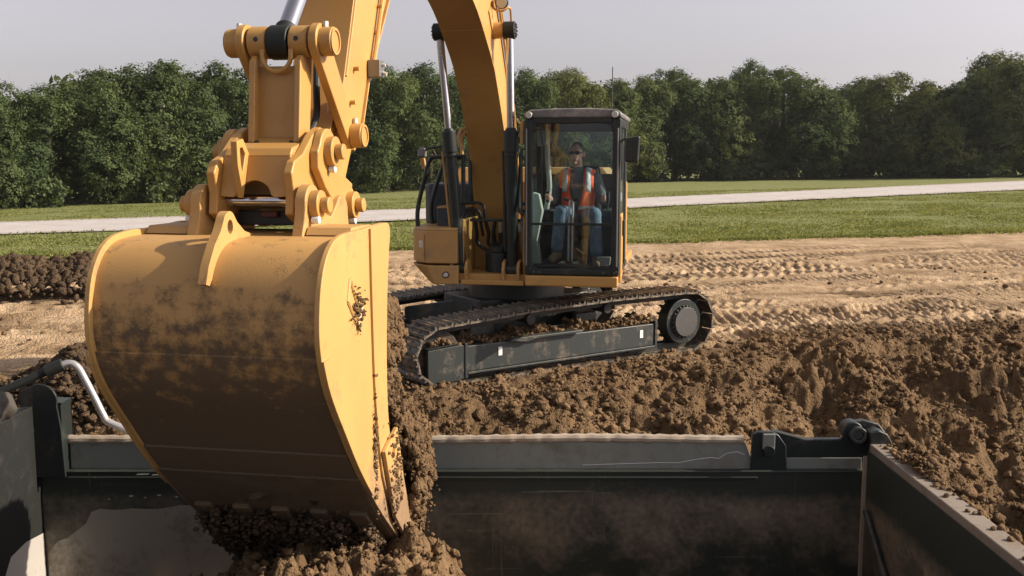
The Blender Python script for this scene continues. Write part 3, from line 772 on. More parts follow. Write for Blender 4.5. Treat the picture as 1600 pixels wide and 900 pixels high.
for a_, b_, h_, w_ in ((-.30, 1.02, 1.83, .13), (-.30, .98, 1.75, .08), (.19, 1.02, 1.83, -.14), (.19, .98, 1.75, -.09)):
    f = MB(); f.tube(smooth_line([L3(a_ - .12 * np.sign(w_), b_, h_ - .01), L3(a_, b_, h_), L3(a_ + w_ * .6, b_, h_), L3(a_ + w_ * .95, b_ - .01, h_ - .04), L3(a_ + w_, b_ - .03, h_ - .12), L3(a_ + w_, b_ - .15, h_ - .28)], 5), .016, 10); f.build('hydraulic_hose', M['rubber'], exc)
f = MB(); f.box(-.33, .25, -1.0, -.9, 1.63, 1.66); f.build('hose_clamp_bar', M['black'], exc, bevel=.008)
for p in range(5):
    a_ = -.28 + p * .11
    f = MB(); f.tube(smooth_line([L3(a_, .95, 1.64), L3(a_ + random.uniform(-.03, .03), .9, 1.5), L3(a_ + random.uniform(-.05, .05), .84, 1.36), L3(-.02 + random.uniform(-.1, .1), .86, 1.22)], 6), .02, 8); f.build('hydraulic_hose', M['rubber'], exc)

# ---- boom
lowe = smooth_line([(.16, 1.22), (.28, 1.50), (.40, 1.93), (.67, 2.492), (1.2, 3.131), (1.68, 3.46), (2.25, 3.735), (3.0, 3.90), (3.7, 3.97), (4.2, 3.93)], 4)
uppe = smooth_line([(4.2, 4.27), (3.6, 4.42), (2.9, 4.50), (2.2, 4.42), (1.65, 4.2), (1.19, 3.9), (.918, 3.616), (.665, 3.311), (.476, 3.053), (.28, 2.70), (.05, 2.1), (-.10, 1.55), (-.12, 1.3), (-.04, 1.17), (.08, 1.15)], 4)
f = MB(); f.arm(lowe + uppe, A0 - .195, A0 + .195); boom = f.build('boom', Y, exc, bevel=.006)
f = MB(); f.ribbon(lowe, A0 - .212, A0 + .212, -.016); f.build('bottom_plate', Y, boom, bevel=.004)
f = MB(); f.ribbon(uppe[:-20], A0 - .205, A0 + .205, -.014); f.build('top_plate', Y, boom, bevel=.004)
for i in (11, 21):
    (b0, z0), (b1, z1) = lowe[i], lowe[i + 1]
    f = MB(); dd = Vector((b1 - b0, z1 - z0)).normalized(); nn_ = Vector((dd.y, -dd.x))
    f.tube([L3(A0 - .21, b0 + nn_.x * .016, z0 + nn_.y * .016), L3(A0 + .21, b0 + nn_.x * .016, z0 + nn_.y * .016)], .006, 6); f.build('weld_seam', Y, boom)
for s in (-1, 1):
    f = MB(); f.arm([(4.0, 3.95), (4.4, 3.93)] + arc((4.5, 4.06), .15, -60, 120, 8) + [(4.0, 4.28)], A0 + s * .168, A0 + s * .2); f.build('fork_plate', Y, boom, bevel=.006)
    f = MB(); f.cyl(L3(A0 + s * .19, 1.27, 3.585), L3(A0 + s * .315, 1.27, 3.585), .085, .075, n=28); f.build('cylinder_boss', Y, boom, bevel=.006)
pipe = [(b - .05, z + .02) for b, z in uppe[6:46:3]]
for k, (oa, ob) in enumerate(((.225, .035), (.225, -.035))):
    f = MB(); f.tube(smooth_line([L3(A0 + oa, b + ob, z - ob * .4) for b, z in pipe], 3), .015, 8); f.build('boom_pipe', Y, boom)
f = MB(); f.arm([(1.42, 3.80), (1.24, 3.62), (1.34, 3.56), (1.52, 3.74)], A0 + .196, A0 + .208); f.build('side_patch', Y, boom, bevel=.004)
# boom lamp in its guard
f = MB(); f.cyl(L3(A0 + .30, 1.30, 3.86), L3(A0 + .30, 1.36, 3.845), .062, n=24); bl = f.build('work_lamp', M['black'], exc, bevel=.006)
f = MB(); f.cyl(L3(A0 + .30, 1.355, 3.846), L3(A0 + .30, 1.372, 3.842), .052, n=24); f.build('lamp_lens', M['lamp'], bl)
f = MB(); f.tube(smooth_line([L3(A0 + .20, 1.30, 3.93), L3(A0 + .215, 1.34, 3.80), L3(A0 + .30, 1.36, 3.765), L3(A0 + .37, 1.32, 3.80), L3(A0 + .37, 1.22, 3.74), L3(A0 + .36, 1.15, 3.6)], 5), .012, 8); f.build('lamp_guard', Y, bl)
# boom cylinders
for s, ab in ((-1, -.405), (1, .155)):
    top_ = Vector(L3(A0 + s * .365, 1.27, 3.585)); bot = Vector(L3(ab, 1.10, 1.13)); ax = (top_ - bot).normalized()
    j = bot + ax * 1.46
    f = MB(); f.cyl(bot + ax * .05, j - ax * .10, .062, n=28); f.cyl(bot - Vector((.06, 0, 0)), bot + Vector((.06, 0, 0)), .075, n=24)
    bc = f.build('boom_cylinder', M['black'], exc, bevel=.006)
    f = MB(); f.cyl(j - ax * .22, j, .079, n=28); f.cyl(j, j + ax * .03, .06, .045, n=28); f.cyl(j - ax * .27, j - ax * .24, .074, n=28); f.build('gland', M['black'], bc, bevel=.006)
    f = MB(); f.cyl(j, top_ - ax * .06, .040, n=28); f.build('rod', M['chrome'], bc)
    f = MB(); f.cyl(top_ - Vector((.06, 0, 0)), top_ + Vector((.06, 0, 0)), .088, n=28)
    for i in range(10):
        t = 2 * math.pi * i / 10; q = top_ + Vector((s * .06, .06 * math.cos(t), .06 * math.sin(t))); f.cyl(q, q + Vector((s * .014, 0, 0)), .012, n=6)
    f.build('rod_eye', M['rubber'], bc, bevel=.01)
    f = MB(); f.tube([tuple(bot + ax * .2 + Vector((-.075, 0, 0))), tuple(bot + ax * 1.25 + Vector((-.085, 0, 0)))], .014, 8); f.build('cylinder_pipe', M['yellow_dusty'] if s < 0 else M['black'], bc)
f = MB(); f.tube(smooth_line([L3(-.46, .80, 2.45), L3(-.455, .80, 2.52), L3(-.425, .80, 2.58), L3(-.385, .8, 2.58)], 5), .016, 8)
f.tube(smooth_line([L3(A0 - .21, .82, 2.62), L3(A0 - .25, .84, 2.60), L3(A0 - .275, .85, 2.50), L3(A0 - .24, .85, 2.42), L3(A0 - .235, .85, 2.34)], 5), .02, 8); f.build('boom_hose', M['yellow_dusty'], exc)

# ---- stick
stk = [(5.82, 1.93), (5.92, 1.895), (6.03, 1.94), (6.07, 2.06), (5.981, 2.322), (5.638, 2.725), (5.424, 3.243), (5.25, 3.75), (5.16, 4.1), (4.95, 4.28), (4.5, 4.33), (4.2, 4.75), (4.05, 4.78), (3.98, 4.66), (4.15, 4.25), (4.32, 3.92), (4.712, 3.353), (5.167, 2.782), (5.297, 2.512), (5.49, 2.328), (5.66, 2.08)]
f = MB(); f.arm(stk, A0 - .15, A0 + .15); stick = f.build('stick', Y, exc, bevel=.01)
front_edge = [(5.99, 2.32), (5.648, 2.725), (5.434, 3.243), (5.26, 3.75), (5.17, 4.1)]
rear_edge = [(5.48, 2.322), (5.287, 2.505), (5.157, 2.775), (4.70, 3.345), (4.31, 3.91)]
f = MB(); f.ribbon(front_edge, A0 - .168, A0 + .168, -.014); f.build('front_plate', Y, stick, bevel=.004)
f = MB(); f.ribbon(rear_edge, A0 - .168, A0 + .168, -.014); f.build('rear_plate', Y, stick, bevel=.004)
f = MB(); f.cyl(L3(A0 - .17, 4.5, 4.06), L3(A0 + .17, 4.5, 4.06), .12, n=28); f.build('pivot_boss', Y, stick, bevel=.005)
f = MB(); f.tube([L3(A0 + .175, 4.62, 3.93), L3(A0 + .175, 5.04, 3.02), L3(A0 + .175, 5.10, 2.90)], .015, 8); sp_ = f.build('stick_pipe', Y, stick)
f = MB(); f.tube([L3(A0 + .16, 5.18, 4.0), L3(A0 + .16, 5.40, 3.25), L3(A0 + .16, 5.60, 2.77)], .011, 8); f.build('stick_pipe', Y, stick)
f = MB(); f.box(A0 + .152, A0 + .235, -5.165, -5.065, 2.80, 2.91); f.build('pipe_block', M['grey'], sp_, bevel=.006)
f = MB(); f.tube([L3(A0 + .235, 5.11, 2.83), L3(A0 + .265, 5.11, 2.82)], .014, 6); f.tube([L3(A0 + .235, 5.11, 2.88), L3(A0 + .255, 5.11, 2.88)], .011, 6); f.build('fitting', M['brightsteel'], sp_)
for (b, z) in ((4.93, 3.28), (5.0, 3.10), (5.42, 2.83), (5.50, 2.62)):
    f = MB(); f.cyl(L3(A0 + .15, b, z), L3(A0 + .185, b, z), .014, n=8); f.build('pipe_clip', Y, stick)
f = MB(); f.box(A0 + .12, A0 + .17, -5.82, -5.76, 2.54, 2.62); blk = f.build('valve_block', M['brightsteel'], stick, bevel=.006)
f = MB(); f.tube(smooth_line([L3(A0 + .15, 5.79, 2.54), L3(A0 + .155, 5.80, 2.48), L3(A0 + .14, 5.86, 2.42), L3(A0 + .13, 5.93, 2.40)], 5), .013, 8); f.build('pipe_bend', M['yellow_dusty'], blk)
f = MB(); f.tube(smooth_line([L3(A0 + .03, 5.62, 3.0), L3(A0 + .06, 5.80, 2.85), L3(A0 + .09, 5.90, 2.68), L3(A0 + .1, 5.94, 2.52), L3(A0 + .08, 6.02, 2.40)], 6), .020, 10); f.build('hydraulic_hose', M['rubber'], exc)
# stick cylinder above the boom, out of the picture
f = MB(); f.cyl(L3(A0, 2.3, 4.62), L3(A0, 3.4, 4.72), .07, n=24); f.cyl(L3(A0 - .08, 2.25, 4.615), L3(A0 + .08, 2.25, 4.615), .07, n=20); f.arm([(2.1, 4.4), (2.4, 4.45), (2.3, 4.66), (2.2, 4.66)], A0 - .1, A0 + .1)
sc = f.build('stick_cylinder', Y, exc, bevel=.006)
f = MB(); f.cyl(L3(A0, 3.4, 4.72), L3(A0, 4.05, 4.76), .042, n=20); f.build('rod', M['chrome'], sc)
# ---- bucket cylinder
PT, PA, PB, PC, PD, PI_ = (6.165, 2.905), (6.243, 2.312), (6.565, 2.038), (5.931, 2.012), (6.13, 1.985), (5.708, 2.412)
p1 = Vector(L3(A0, *PT)); p2 = Vector(L3(A0, 5.03, 4.17)); ax = (p2 - p1).normalized()
f = MB(); f.cyl(p1 + ax * .62, p2, .068, n=28); f.cyl(p1 + ax * .58, p1 + ax * .72, .078, n=28); bcy = f.build('bucket_cylinder', Y, exc, bevel=.006)
f = MB(); f.cyl(p1 + ax * .09, p1 + ax * .62, .052, n=32); f.build('rod', M['chrome'], bcy)
f = MB(); f.cyl(L3(A0 - .058, *PT), L3(A0 + .058, *PT), .094, n=32); f.cyl(p1 + ax * .05, p1 + ax * .115, .064, n=28); f.build('rod_eye', M['rubber'], bcy, bevel=.008)
# ---- link and idler links
def eye_bar(pa, pb, ra, rb, n=10):
    va, vb = Vector(pa), Vector(pb); t = math.degrees(math.atan2(vb.y - va.y, vb.x - va.x))
    return arc(pa, ra, t + 105, t + 255, n) + arc(pb, rb, t - 75, t + 75, n)
web = [(6.235, 2.36), (6.30, 2.38), (6.215, 2.79), (6.175, 2.79)]
f = MB(); f.arm([(6.20, 2.37), (6.245, 2.37), (6.205, 2.775), (6.16, 2.775)], A0 - .125, A0 + .125)
lnk = f.build('bucket_link', Y, exc, bevel=.006)
for s in (-1, 1):
    f = MB(); f.arm([(6.165, 2.36), (6.32, 2.36), (6.27, 2.80), (6.235, 2.83), (6.10, 2.83)], A0 + s * .112, A0 + s * .148); f.build('flange', Y, lnk, bevel=.008)
    f = MB(); f.cyl(L3(A0 + s * .066, *PT), L3(A0 + s * .172, *PT), .088, n=32); f.build('boss', Y, lnk, bevel=.008)
    f = MB(); f.cyl(L3(A0 + s * .115, PT[0] + .088, PT[1] + .01), L3(A0 + s * .115, PT[0] + .070, PT[1] + .01), .014, n=10); f.build('grease_point', M['black'], lnk)
    U_ = arc((A0 + s * 0, 2.845), .074, 180, 360, 12)
f = MB()                                            # rim of the U cut-out under the rod eye
f.tube([L3(x, 6.245, z) for x, z in [(A0 - .082, 2.86)] + arc((A0, 2.825), .082, 180, 360, 14) + [(A0 + .082, 2.86)]], .013, 8); f.build('cutout_rim', Y, lnk)
f = MB(); f.cyl(L3(A0 - .155, *PA), L3(A0 + .155, *PA), .078, n=32); f.build('lower_boss', Y, lnk, bevel=.008)
for s in (-1, 1):
    f = MB(); f.cyl(L3(A0 + s * .10, PA[0] + .060, PA[1] + .042), L3(A0 + s * .10, PA[0] + .072, PA[1] + .05), .014, n=10); f.build('grease_point', M['black'], lnk)
for s in (-1, 1):
    f = MB(); f.arm(eye_bar(PT, PI_, .10, .078), A0 + s * .185, A0 + s * .235); il = f.build('idler_link', Y, exc, bevel=.008)
    for (pp, r_) in ((PT, .078), (PI_, .072)):
        f = MB(); f.cyl(L3(A0 + s * .235, *pp), L3(A0 + s * .305, *pp), r_, n=28); pc = f.build('pin_boss', Y, il, bevel=.006)
        f = MB(); f.ring(L3(A0 + s * .305, *pp), L3(A0 + s * .312, *pp), r_ - .006, r_ - .02); f.build('pin_rim', Y, pc)
        f = MB(); f.cyl(L3(A0 + s * .25, pp[0] - .01, pp[1] + r_), L3(A0 + s * .25, pp[0] - .012, pp[1] + r_ + .03), .017, n=6); f.build('lock_bolt', M['brightsteel'], pc)
f = MB(); f.cyl(L3(A0 - .18, *PI_), L3(A0 + .18, *PI_), .07, n=24); f.build('stick_boss', Y, stick, bevel=.006)

# ---- quick coupler
cp = [(6.64, 2.20), (6.615, 2.10), (6.63, 1.99), (6.52, 1.935), (6.36, 2.0), (6.2, 1.96), (6.02, 1.885), (5.84, 1.90), (5.78, 2.0), (5.80, 2.12), (5.93, 2.20), (6.03, 2.33), (6.10, 2.42), (6.22, 2.445), (6.34, 2.40), (6.48, 2.30), (6.60, 2.26)]
qc = MB(); qc.arm([(6.36, 2.05), (6.44, 2.05), (6.44, 2.20), (6.36, 2.20)], A0 - .2, A0 + .2)
cpl = qc.build('quick_coupler', Y, exc, bevel=.008)
for s in (-1, 1):
    f = MB(); f.arm(cp, A0 + s * .185, A0 + s * .235); f.build('side_plate', Y, cpl, bevel=.010)
    up_ = arc(PA, .125, 20, 235, 14) + [(6.0, 2.18), (5.86, 2.13)] + arc(PC, .115, 120, 330, 12) + [(6.05, 1.93), (6.16, 2.02), (6.30, 2.12), (6.40, 2.22), (6.40, 2.31)]
    f = MB(); f.arm(up_, A0 + s * .235, A0 + s * .285); f.build('pin_plate', Y, cpl, bevel=.010)
    for pp, r_ in ((PA, .082), (PC, .078)):
        f = MB(); f.cyl(L3(A0 + s * .28, *pp), L3(A0 + s * .330, *pp), r_, n=28); pb_ = f.build('pin_boss', Y, cpl, bevel=.007)
        f = MB(); f.cyl(L3(A0 + s * .33, *pp), L3(A0 + s * .375, *pp), r_ * .52, n=24); f.build('pin', Y, pb_, bevel=.007)
        f = MB(); f.cyl(L3(A0 + s * .29, pp[0] + .01, pp[1] - r_ - .012), L3(A0 + s * .325, pp[0] + .01, pp[1] - r_ - .012), .02, n=10); f.build('lock_bolt', M['white'], pb_, bevel=.003)
# front shell with its arch, tab with a hole
sh = [(A0 - .185, 2.30), (A0 - .185, 2.08), (A0 - .115, 2.075)] + arc((A0 - .0, 2.06), .10, 165, 15, 12) + [(A0 + .115, 2.075), (A0 + .185, 2.08), (A0 + .185, 2.30)]
f = MB(); f.prism([L3(x, 6.60 - (z - 2.05) * .30, z) for x, z in sh], [L3(x, 6.56 - (z - 2.05) * .30, z) for x, z in sh]); f.build('front_shell', Y, cpl, bevel=.006)
f = MB(); f.arm([(6.535, 2.285), (6.50, 2.33), (6.36, 2.36), (6.30, 2.33), (6.40, 2.25)], A0 - .185, A0 + .185); f.build('top_shell', Y, cpl, bevel=.01)
tab = MB(); ta = A0 - .065
outer = [(6.52, 2.30), (6.585, 2.375), (6.66, 2.36), (6.655, 2.24), (6.60, 2.07)]; inner = [(6.565, 2.295), (6.595, 2.33), (6.625, 2.325), (6.62, 2.25), (6.605, 2.20)]
n = 5; vs = []
for aa in (ta - .018, ta + .018):
    vs += [L3(aa, *p) for p in outer] + [L3(aa, *p) for p in inner]
fs = []
for i in range(n):
    j = (i + 1) % n
    fs += [(i, j, n + j, n + i), (10 + j, 10 + i, 10 + n + i, 10 + n + j), (i, 10 + i, 10 + j, j), (n + i, n + j, 10 + n + j, 10 + n + i)]
tab.add(vs, fs); tab.build('lifting_tab', Y, cpl, bevel=.005)
f = MB(); f.cyl(L3(A0 - .185, 6.50, 2.055), L3(A0 + .185, 6.50, 2.055), .034, n=24); f.build('cross_pin', M['chrome'], cpl)
f = MB(); f.box(A0 - .03, A0 + .06, -6.44, -6.40, 1.965, 1.995); f.build('lock_flag', M['red'], cpl, bevel=.005)
f = MB(); f.box(A0 - .18, A0 + .18, -6.40, -6.1, 1.92, 2.0); f.build('wedge', M['black'], cpl, bevel=.008)

# ---- bucket
BH = .565
prof = smooth_line([(6.16, 1.885), (6.55, 1.885), (6.86, 1.882), (7.02, 1.845), (7.125, 1.74), (7.175, 1.58), (7.175, 1.40), (7.09, 1.20), (6.90, .955), (6.69, .705), (6.38, .40), (6.08, .145), (5.92, .03)], 5)
f = MB(); f.ribbon(prof, A0 - BH, A0 + BH, -.022); bk = f.build('bucket', M['bucket'], exc, bevel=.003)
o_ = [(b, z) for b, z in prof]
def offset(pr, d):
    P = [Vector(p) for p in pr]; out = []
    for i, p in enumerate(P):
        t = (P[min(i + 1, len(P) - 1)] - P[max(i - 1, 0)]).normalized(); out.append(tuple(p + Vector((t.y, -t.x)) * d))
    return out
if offset([(0, 0), (1, 0)], 1)[0][1] > 0: pass
OUT = -1                                            # outward side of the profile
def outp(i0, i1, d): return offset(prof[i0:i1], OUT * d)
def idx_z(z): return min(i for i, p in enumerate(prof) if i > 15 and p[1] < z)
i1, i2, i3, i4 = idx_z(1.37), idx_z(1.13), idx_z(.82), idx_z(.66)
f = MB(); f.ribbon(outp(i1, len(prof), .0005), A0 - BH + .005, A0 + BH - .005, .016); f.build('wear_plate', M['bucket'], bk, bevel=.003)
f = MB(); f.ribbon(outp(i3, i3 + 4, .017), A0 - BH + .01, A0 + BH - .01, .014); f.build('wear_strip', M['bucket'], bk, bevel=.003)
f = MB(); f.ribbon(outp(i4, len(prof), .017), A0 - BH + .002, A0 + BH - .002, .022); f.build('lip_plate', M['bucket_low'], bk, bevel=.003)
mouth = smooth_line([(5.94, .05), (6.10, .40), (6.24, .80), (6.265, 1.15), (6.24, 1.5), (6.20, 1.75), (6.17, 1.87), (6.20, 1.925), (6.30, 1.93)], 4)
back_out = offset(prof, OUT * .030)
side = [p for p in back_out[6:]] + mouth
for s in (-1, 1):
    f = MB(); f.arm(side, A0 + s * (BH - .006), A0 + s * (BH + .022)); sd = f.build('side_plate', M['bucket_side'], bk, bevel=.005)
    seam = [(6.50, 1.915), (6.49, 1.5), (6.46, 1.0), (6.36, .55), (6.16, .27)]
    f = MB(); f.arm(smooth_line(seam, 4) + mouth[1:], A0 + s * (BH + .020), A0 + s * (BH + .036)); f.build('edge_plate', M['bucket_side'], sd, bevel=.004)
    hp_ = [p for p in offset(prof[i1:i4 + 3], OUT * .034)]; hq = [p for p in offset(prof[i1:i4 + 3], -OUT * .075)]
    hq[0] = hp_[0]
    f = MB(); f.arm(hp_ + hq[::-1], A0 + s * (BH + .018), A0 + s * (BH + .034)); f.build('heel_plate', M['bucket_side'], sd, bevel=.004)
    # welded diamond
    dm = [(6.80, 1.69), (6.84, 1.58), (6.70, 1.44), (6.62, 1.53), (6.72, 1.57), (6.70, 1.50)]
    for q0, q1 in ((0, 1), (1, 2), (2, 3), (3, 4), (4, 0), (4, 5)):
        f = MB(); f.tube([L3(A0 + s * (BH + .022), *dm[q0]), L3(A0 + s * (BH + .022), *dm[q1])], .011, 6); f.build('weld_bead', M['bucket_side'], sd)
    # side cutter bolted along the mouth
    f = MB(); f.arm([(6.40, .70), (6.17, .78), (6.06, .46), (5.89, .08), (5.86, .02), (5.99, .04), (6.22, .27)], A0 + s * (BH + .037), A0 + s * (BH + .062)); ct = f.build('side_cutter', M['bucket_side'], bk, bevel=.005)
    for (b, z) in ((6.26, .66), (6.20, .52), (6.12, .36)):
        f = MB(); f.cyl(L3(A0 + s * (BH + .06), b, z), L3(A0 + s * (BH + .078), b, z), .024, n=6); f.build('bolt', M['bucket_side'], ct)
    # hinge ear
    ear = [(6.72, 1.875), (6.68, 1.97)] + arc(PB, .105, -10, 150, 12) + [(6.40, 1.985), (6.30, 1.965)] + arc(PD, .09, 40, 190, 10) + [(6.02, 1.875)]
    f = MB(); f.arm(ear, A0 + s * .255, A0 + s * .315); er = f.build('hinge_ear', M['bucket'], bk, bevel=.008)
    for pp in (PB,):
        f = MB(); f.cyl(L3(A0 + s * .315, *pp), L3(A0 + s * .365, *pp), .076, n=28); pbb = f.build('pin_boss', Y, er, bevel=.007)
        f = MB(); f.cyl(L3(A0 + s * .365, *pp), L3(A0 + s * .41, *pp), .042, n=24); f.build('pin', Y, pbb, bevel=.007)
        f = MB(); f.cyl(L3(A0 + s * .325, pp[0] + .045, pp[1] - .075), L3(A0 + s * .365, pp[0] + .045, pp[1] - .075), .02, n=10); f.build('lock_bolt', M['white'], pbb, bevel=.003)
    f = MB(); f.arm([(6.70, 1.89), (6.66, 1.93), (6.4, 1.93), (6.16, 1.91), (6.16, 1.89)], A0 + s * .32, A0 + s * (BH - .01)); f.build('top_gusset', M['bucket'], bk, bevel=.006)
# lifting lug: plate with an eye, running into a rib down the back
def lug():
    f = MB(); la = A0 + .015; th = .021
    eye = (6.94, 1.955)
    out_ = [(6.66, 1.886), (6.78, 1.915), (6.86, 1.965)] + arc(eye, .066, 140, 20, 8) + [(7.035, 1.93), (7.10, 1.87), (7.165, 1.78), (7.20, 1.695)]
    base = [(7.165, 1.685), (7.12, 1.73), (7.02, 1.83), (6.9, 1.868), (6.7, 1.874)]
    po = out_ + base
    hole = arc((6.935, 1.945), .030, 0, 360, 12)[:-1]; hole = [(b, 1.945 + (z - 1.945) * 1.2) for b, z in hole]
    bm = bmesh.new()
    rings = []
    for aa in (la - th, la + th):
        ov = [bm.verts.new(L3(aa, *p)) for p in po]; hv = [bm.verts.new(L3(aa, *p)) for p in hole]
        eo = [bm.edges.new((ov[i], ov[(i + 1) % len(ov)])) for i in range(len(ov))]; eh = [bm.edges.new((hv[i], hv[(i + 1) % len(hv)])) for i in range(len(hv))]
        bmesh.ops.triangle_fill(bm, use_beauty=True, use_dissolve=False, edges=eo + eh); rings.append((ov, hv))
    for k in (0, 1):
        A_, B_ = rings[0][k], rings[1][k]
        for i in range(len(A_)):
            bm.faces.new((A_[i], A_[(i + 1) % len(A_)], B_[(i + 1) % len(B_)], B_[i]))
    bmesh.ops.recalc_face_normals(bm, faces=bm.faces)
    me = bpy.data.meshes.new('lifting_lug'); bm.to_mesh(me); bm.free()
    return link('lifting_lug', me, M['bucket'], bk)
lug()
# teeth with their adapters along the lip
for k in range(5):
    a_ = A0 - .46 + k * .23
    f = MB(); f.add([L3(a_ - .05, 6.405, .335), L3(a_ + .05, 6.405, .335), L3(a_ + .050, 5.965, -.055), L3(a_ - .050, 5.965, -.055),
                     L3(a_ - .045, 6.30, .43), L3(a_ + .045, 6.30, .43), L3(a_ + .045, 5.86, .07), L3(a_ - .045, 5.86, .07)],
                    [(0, 1, 2, 3), (7, 6, 5, 4), (0, 4, 5, 1), (1, 5, 6, 2), (2, 6, 7, 3), (3, 7, 4, 0)])
    ad = f.build('tooth_adapter', M['bucket_low'], bk, bevel=.010)
    f = MB(); f.add([L3(a_ - .06, 5.98, -.04), L3(a_ + .06, 5.98, -.04), L3(a_ + .045, 5.76, -.23), L3(a_ - .045, 5.76, -.23),
                     L3(a_ - .05, 5.89, .08), L3(a_ + .05, 5.89, .08), L3(a_ + .042, 5.745, -.21), L3(a_ - .042, 5.745, -.21)],
                    [(0, 1, 2, 3), (7, 6, 5, 4), (0, 4, 5, 1), (1, 5, 6, 2), (2, 6, 7, 3), (3, 7, 4, 0)])
    f.build('tooth', M['bucket_low'], ad, bevel=.008)

# ---- cab
CL, CR, CF, CB_ = .315, 1.295, 1.30, -.02
f = MB(); f.plan([(CL, CF), (CR, CF), (CR, CB_), (CL, CB_)], 1.10, 1.15); f.build
cabf = MB()
cabf.plan([(CL + .01, CF - .02), (CR - .01, CF - .02), (CR - .01, CB_), (CL + .01, CB_)], 1.095, 1.16)            # floor
def post(a0_, a1_, b0_, b1_, z0_=1.12, z1_=2.70): cabf.box(a0_, a1_, -b1_, -b0_, z0_, z1_)
post(CL, CL + .075, CF - .09, CF); post(CR - .085, CR, CF - .09, CF)
post(CL, CL + .07, CB_, CB_ + .1); post(CR - .12, CR - .05, CB_, CB_ + .1)
post(CL, CL + .06, .45, .53); post(CR - .06, CR, .35, .45)
cabf.box(CL + .075, CR - .085, -CF, -CF + .06, 1.105, 1.17); cabf.box(CL + .075, CR - .085, -CF, -CF + .07, 2.645, 2.72)
cabf.box(CL + .07, CR - .07, -CB_ - .06, -CB_, 1.16, 2.13); cabf.box(CL + .07, CR - .07, -CB_ - .06, -CB_, 2.6, 2.70)
cabf.box(CL, CL + .05, -CF + .09, -CB_ - .1, 1.12, 1.50); cabf.box(CL, CL + .05, -CF + .09, -CB_ - .1, 2.62, 2.70)
cabf.box(CR - .05, CR, -CF + .09, -CB_ - .1, 2.62, 2.70)
cab = cabf.build('cab', M['black'], exc, bevel=.014)
f = MB()
rf = [(CL - .005, 2.705), (CR + .005, 2.705), (CR + .01, 2.745), (CR - .04, 2.785), (CR - .3, 2.80), (CL + .3, 2.80), (CL + .04, 2.785), (CL - .01, 2.745)]
f.front(rf, -CF - .02, -CB_ + .02); f.build('roof', M['grey'] if False else paint('roof_grey', (.16, .16, .165), .35, dirt=.35, dcol=(.35, .32, .29)), cab, bevel=.018)
f = MB(); f.plan([(CL + .005, CF + .012), (CR - .01, CF + .012), (CR - .06, CB_), (CL + .005, CB_)], .985, 1.097); f.build('sill_panel', Y, cab, bevel=.02)
f = MB(); f.plan([(CR - .03, CF - .13), (CR + .014, CF - .13), (CR - .05, CB_ + .02), (CR - .09, CB_ + .02)], 1.02, 1.72); dr = f.build('door', Y, cab, bevel=.018)
f = MB(); f.box(CR + .002, CR + .035, -CF + .25, -CF + .37, 1.50, 1.66); f.build('door_handle', M['black'], dr, bevel=.008)
f = MB(); f.box(CR - .03, CR - .02, -CF + .10, -CB_ - .12, 1.72, 2.62); f.build('door_window', M['glass'], cab, smooth=False)
f = MB(); f.box(CL + .02, CL + .028, -CF + .10, -CB_ - .12, 1.5, 2.62); f.build('side_window', M['glass'], cab, smooth=False)
f = MB(); f.box(CL + .08, CR - .08, -CB_ - .04, -CB_ - .034, 2.13, 2.60); f.build('rear_window', M['glass'], cab, smooth=False)
f = MB(); f.box(CL + .07, CR - .08, -CF + .010, -CF + .016, 1.64, 2.65); f.build('windshield', M['glass'], cab, smooth=False)
f = MB(); f.box(CL + .07, CR - .08, -CF + .010, -CF + .016, 1.165, 1.62); f.build('lower_window', M['glass'], cab, smooth=False)
f = MB(); f.box(CL + .07, CR - .08, -CF - .002, -CF + .025, 1.617, 1.643); f.build('window_bar', M['black'], cab, bevel=.004)
def corner(a_, z_, sa, sz, r=.10):                   # rounded corners of the glass opening
    pts = [(a_, z_)] + [(a_ + sa * (r - r * math.sin(R(t))), z_ + sz * (r - r * math.cos(R(t)))) for t in range(0, 91, 15)]
    return pts
f = MB()
for a_, z_, sa, sz in ((CL + .072, 2.648, 1, -1), (CR - .083, 2.648, -1, -1), (CL + .072, 1.168, 1, 1), (CR - .083, 1.168, -1, 1)):
    f.front(corner(a_, z_, sa, sz), -CF + .003, -CF + .03)
f.build('window_corner', M['black'], cab, smooth=False)
for a_ in (.365, 1.235):
    f = MB(); f.cyl(L3(a_, CF - .02, 2.735), L3(a_, CF + .045, 2.735), .043, n=24); hl = f.build('roof_lamp', M['black'], cab, bevel=.006)
    f = MB(); f.cyl(L3(a_, CF + .043, 2.735), L3(a_, CF + .052, 2.735), .036, .03, n=24); f.build('lamp_lens', M['lamp'], hl)
for a_ in (CL + .022, CR - .028):
    f = MB(); f.tube([L3(a_, CF + .006, 1.2), L3(a_, CF + .006, 2.6)], .009, 8); f.build('pillar_trim', M['grey'], cab)
for a_, z_ in ((CR - .03, 1.15), (CR - .05, 1.135), (CL + .1, 1.135), (CL + .16, 1.135), (CR - .16, 1.135)):
    f = MB(); f.cyl(L3(a_, CF - .002, z_), L3(a_, CF + .008, z_), .009, n=8); f.build('bolt', M['grey'], cab)
f = MB(); f.tube(smooth_line([L3(CL - .02, CF - .05, 2.66), L3(CL - .06, CF - .1, 2.65), L3(CL - .10, CF - .15, 2.70)], 4), .014, 8); f.tube([L3(CL - .03, CF - .05, 2.66), L3(CL - .035, CF - .05, 2.45)], .022, 10); f.build('grab_bracket', Y, cab)
f = MB(); f.tube([L3(CL - .03, CF + .0, 1.35), L3(CL - .03, CF + .0, 2.4)], .013, 8); f.build('hand_bar', M['black'], cab)
f = MB()                                            # coiled hose on the boom side of the cab
f.tube(smooth_line([L3(CL - .06, 1.15, 2.35), L3(CL - .075, 1.15, 2.1), L3(CL - .08, 1.17, 1.85), L3(CL - .055, 1.2, 1.74), L3(CL - .02, 1.2, 1.72)], 6), .018, 10); f.build('hydraulic_hose', M['rubber'], exc)
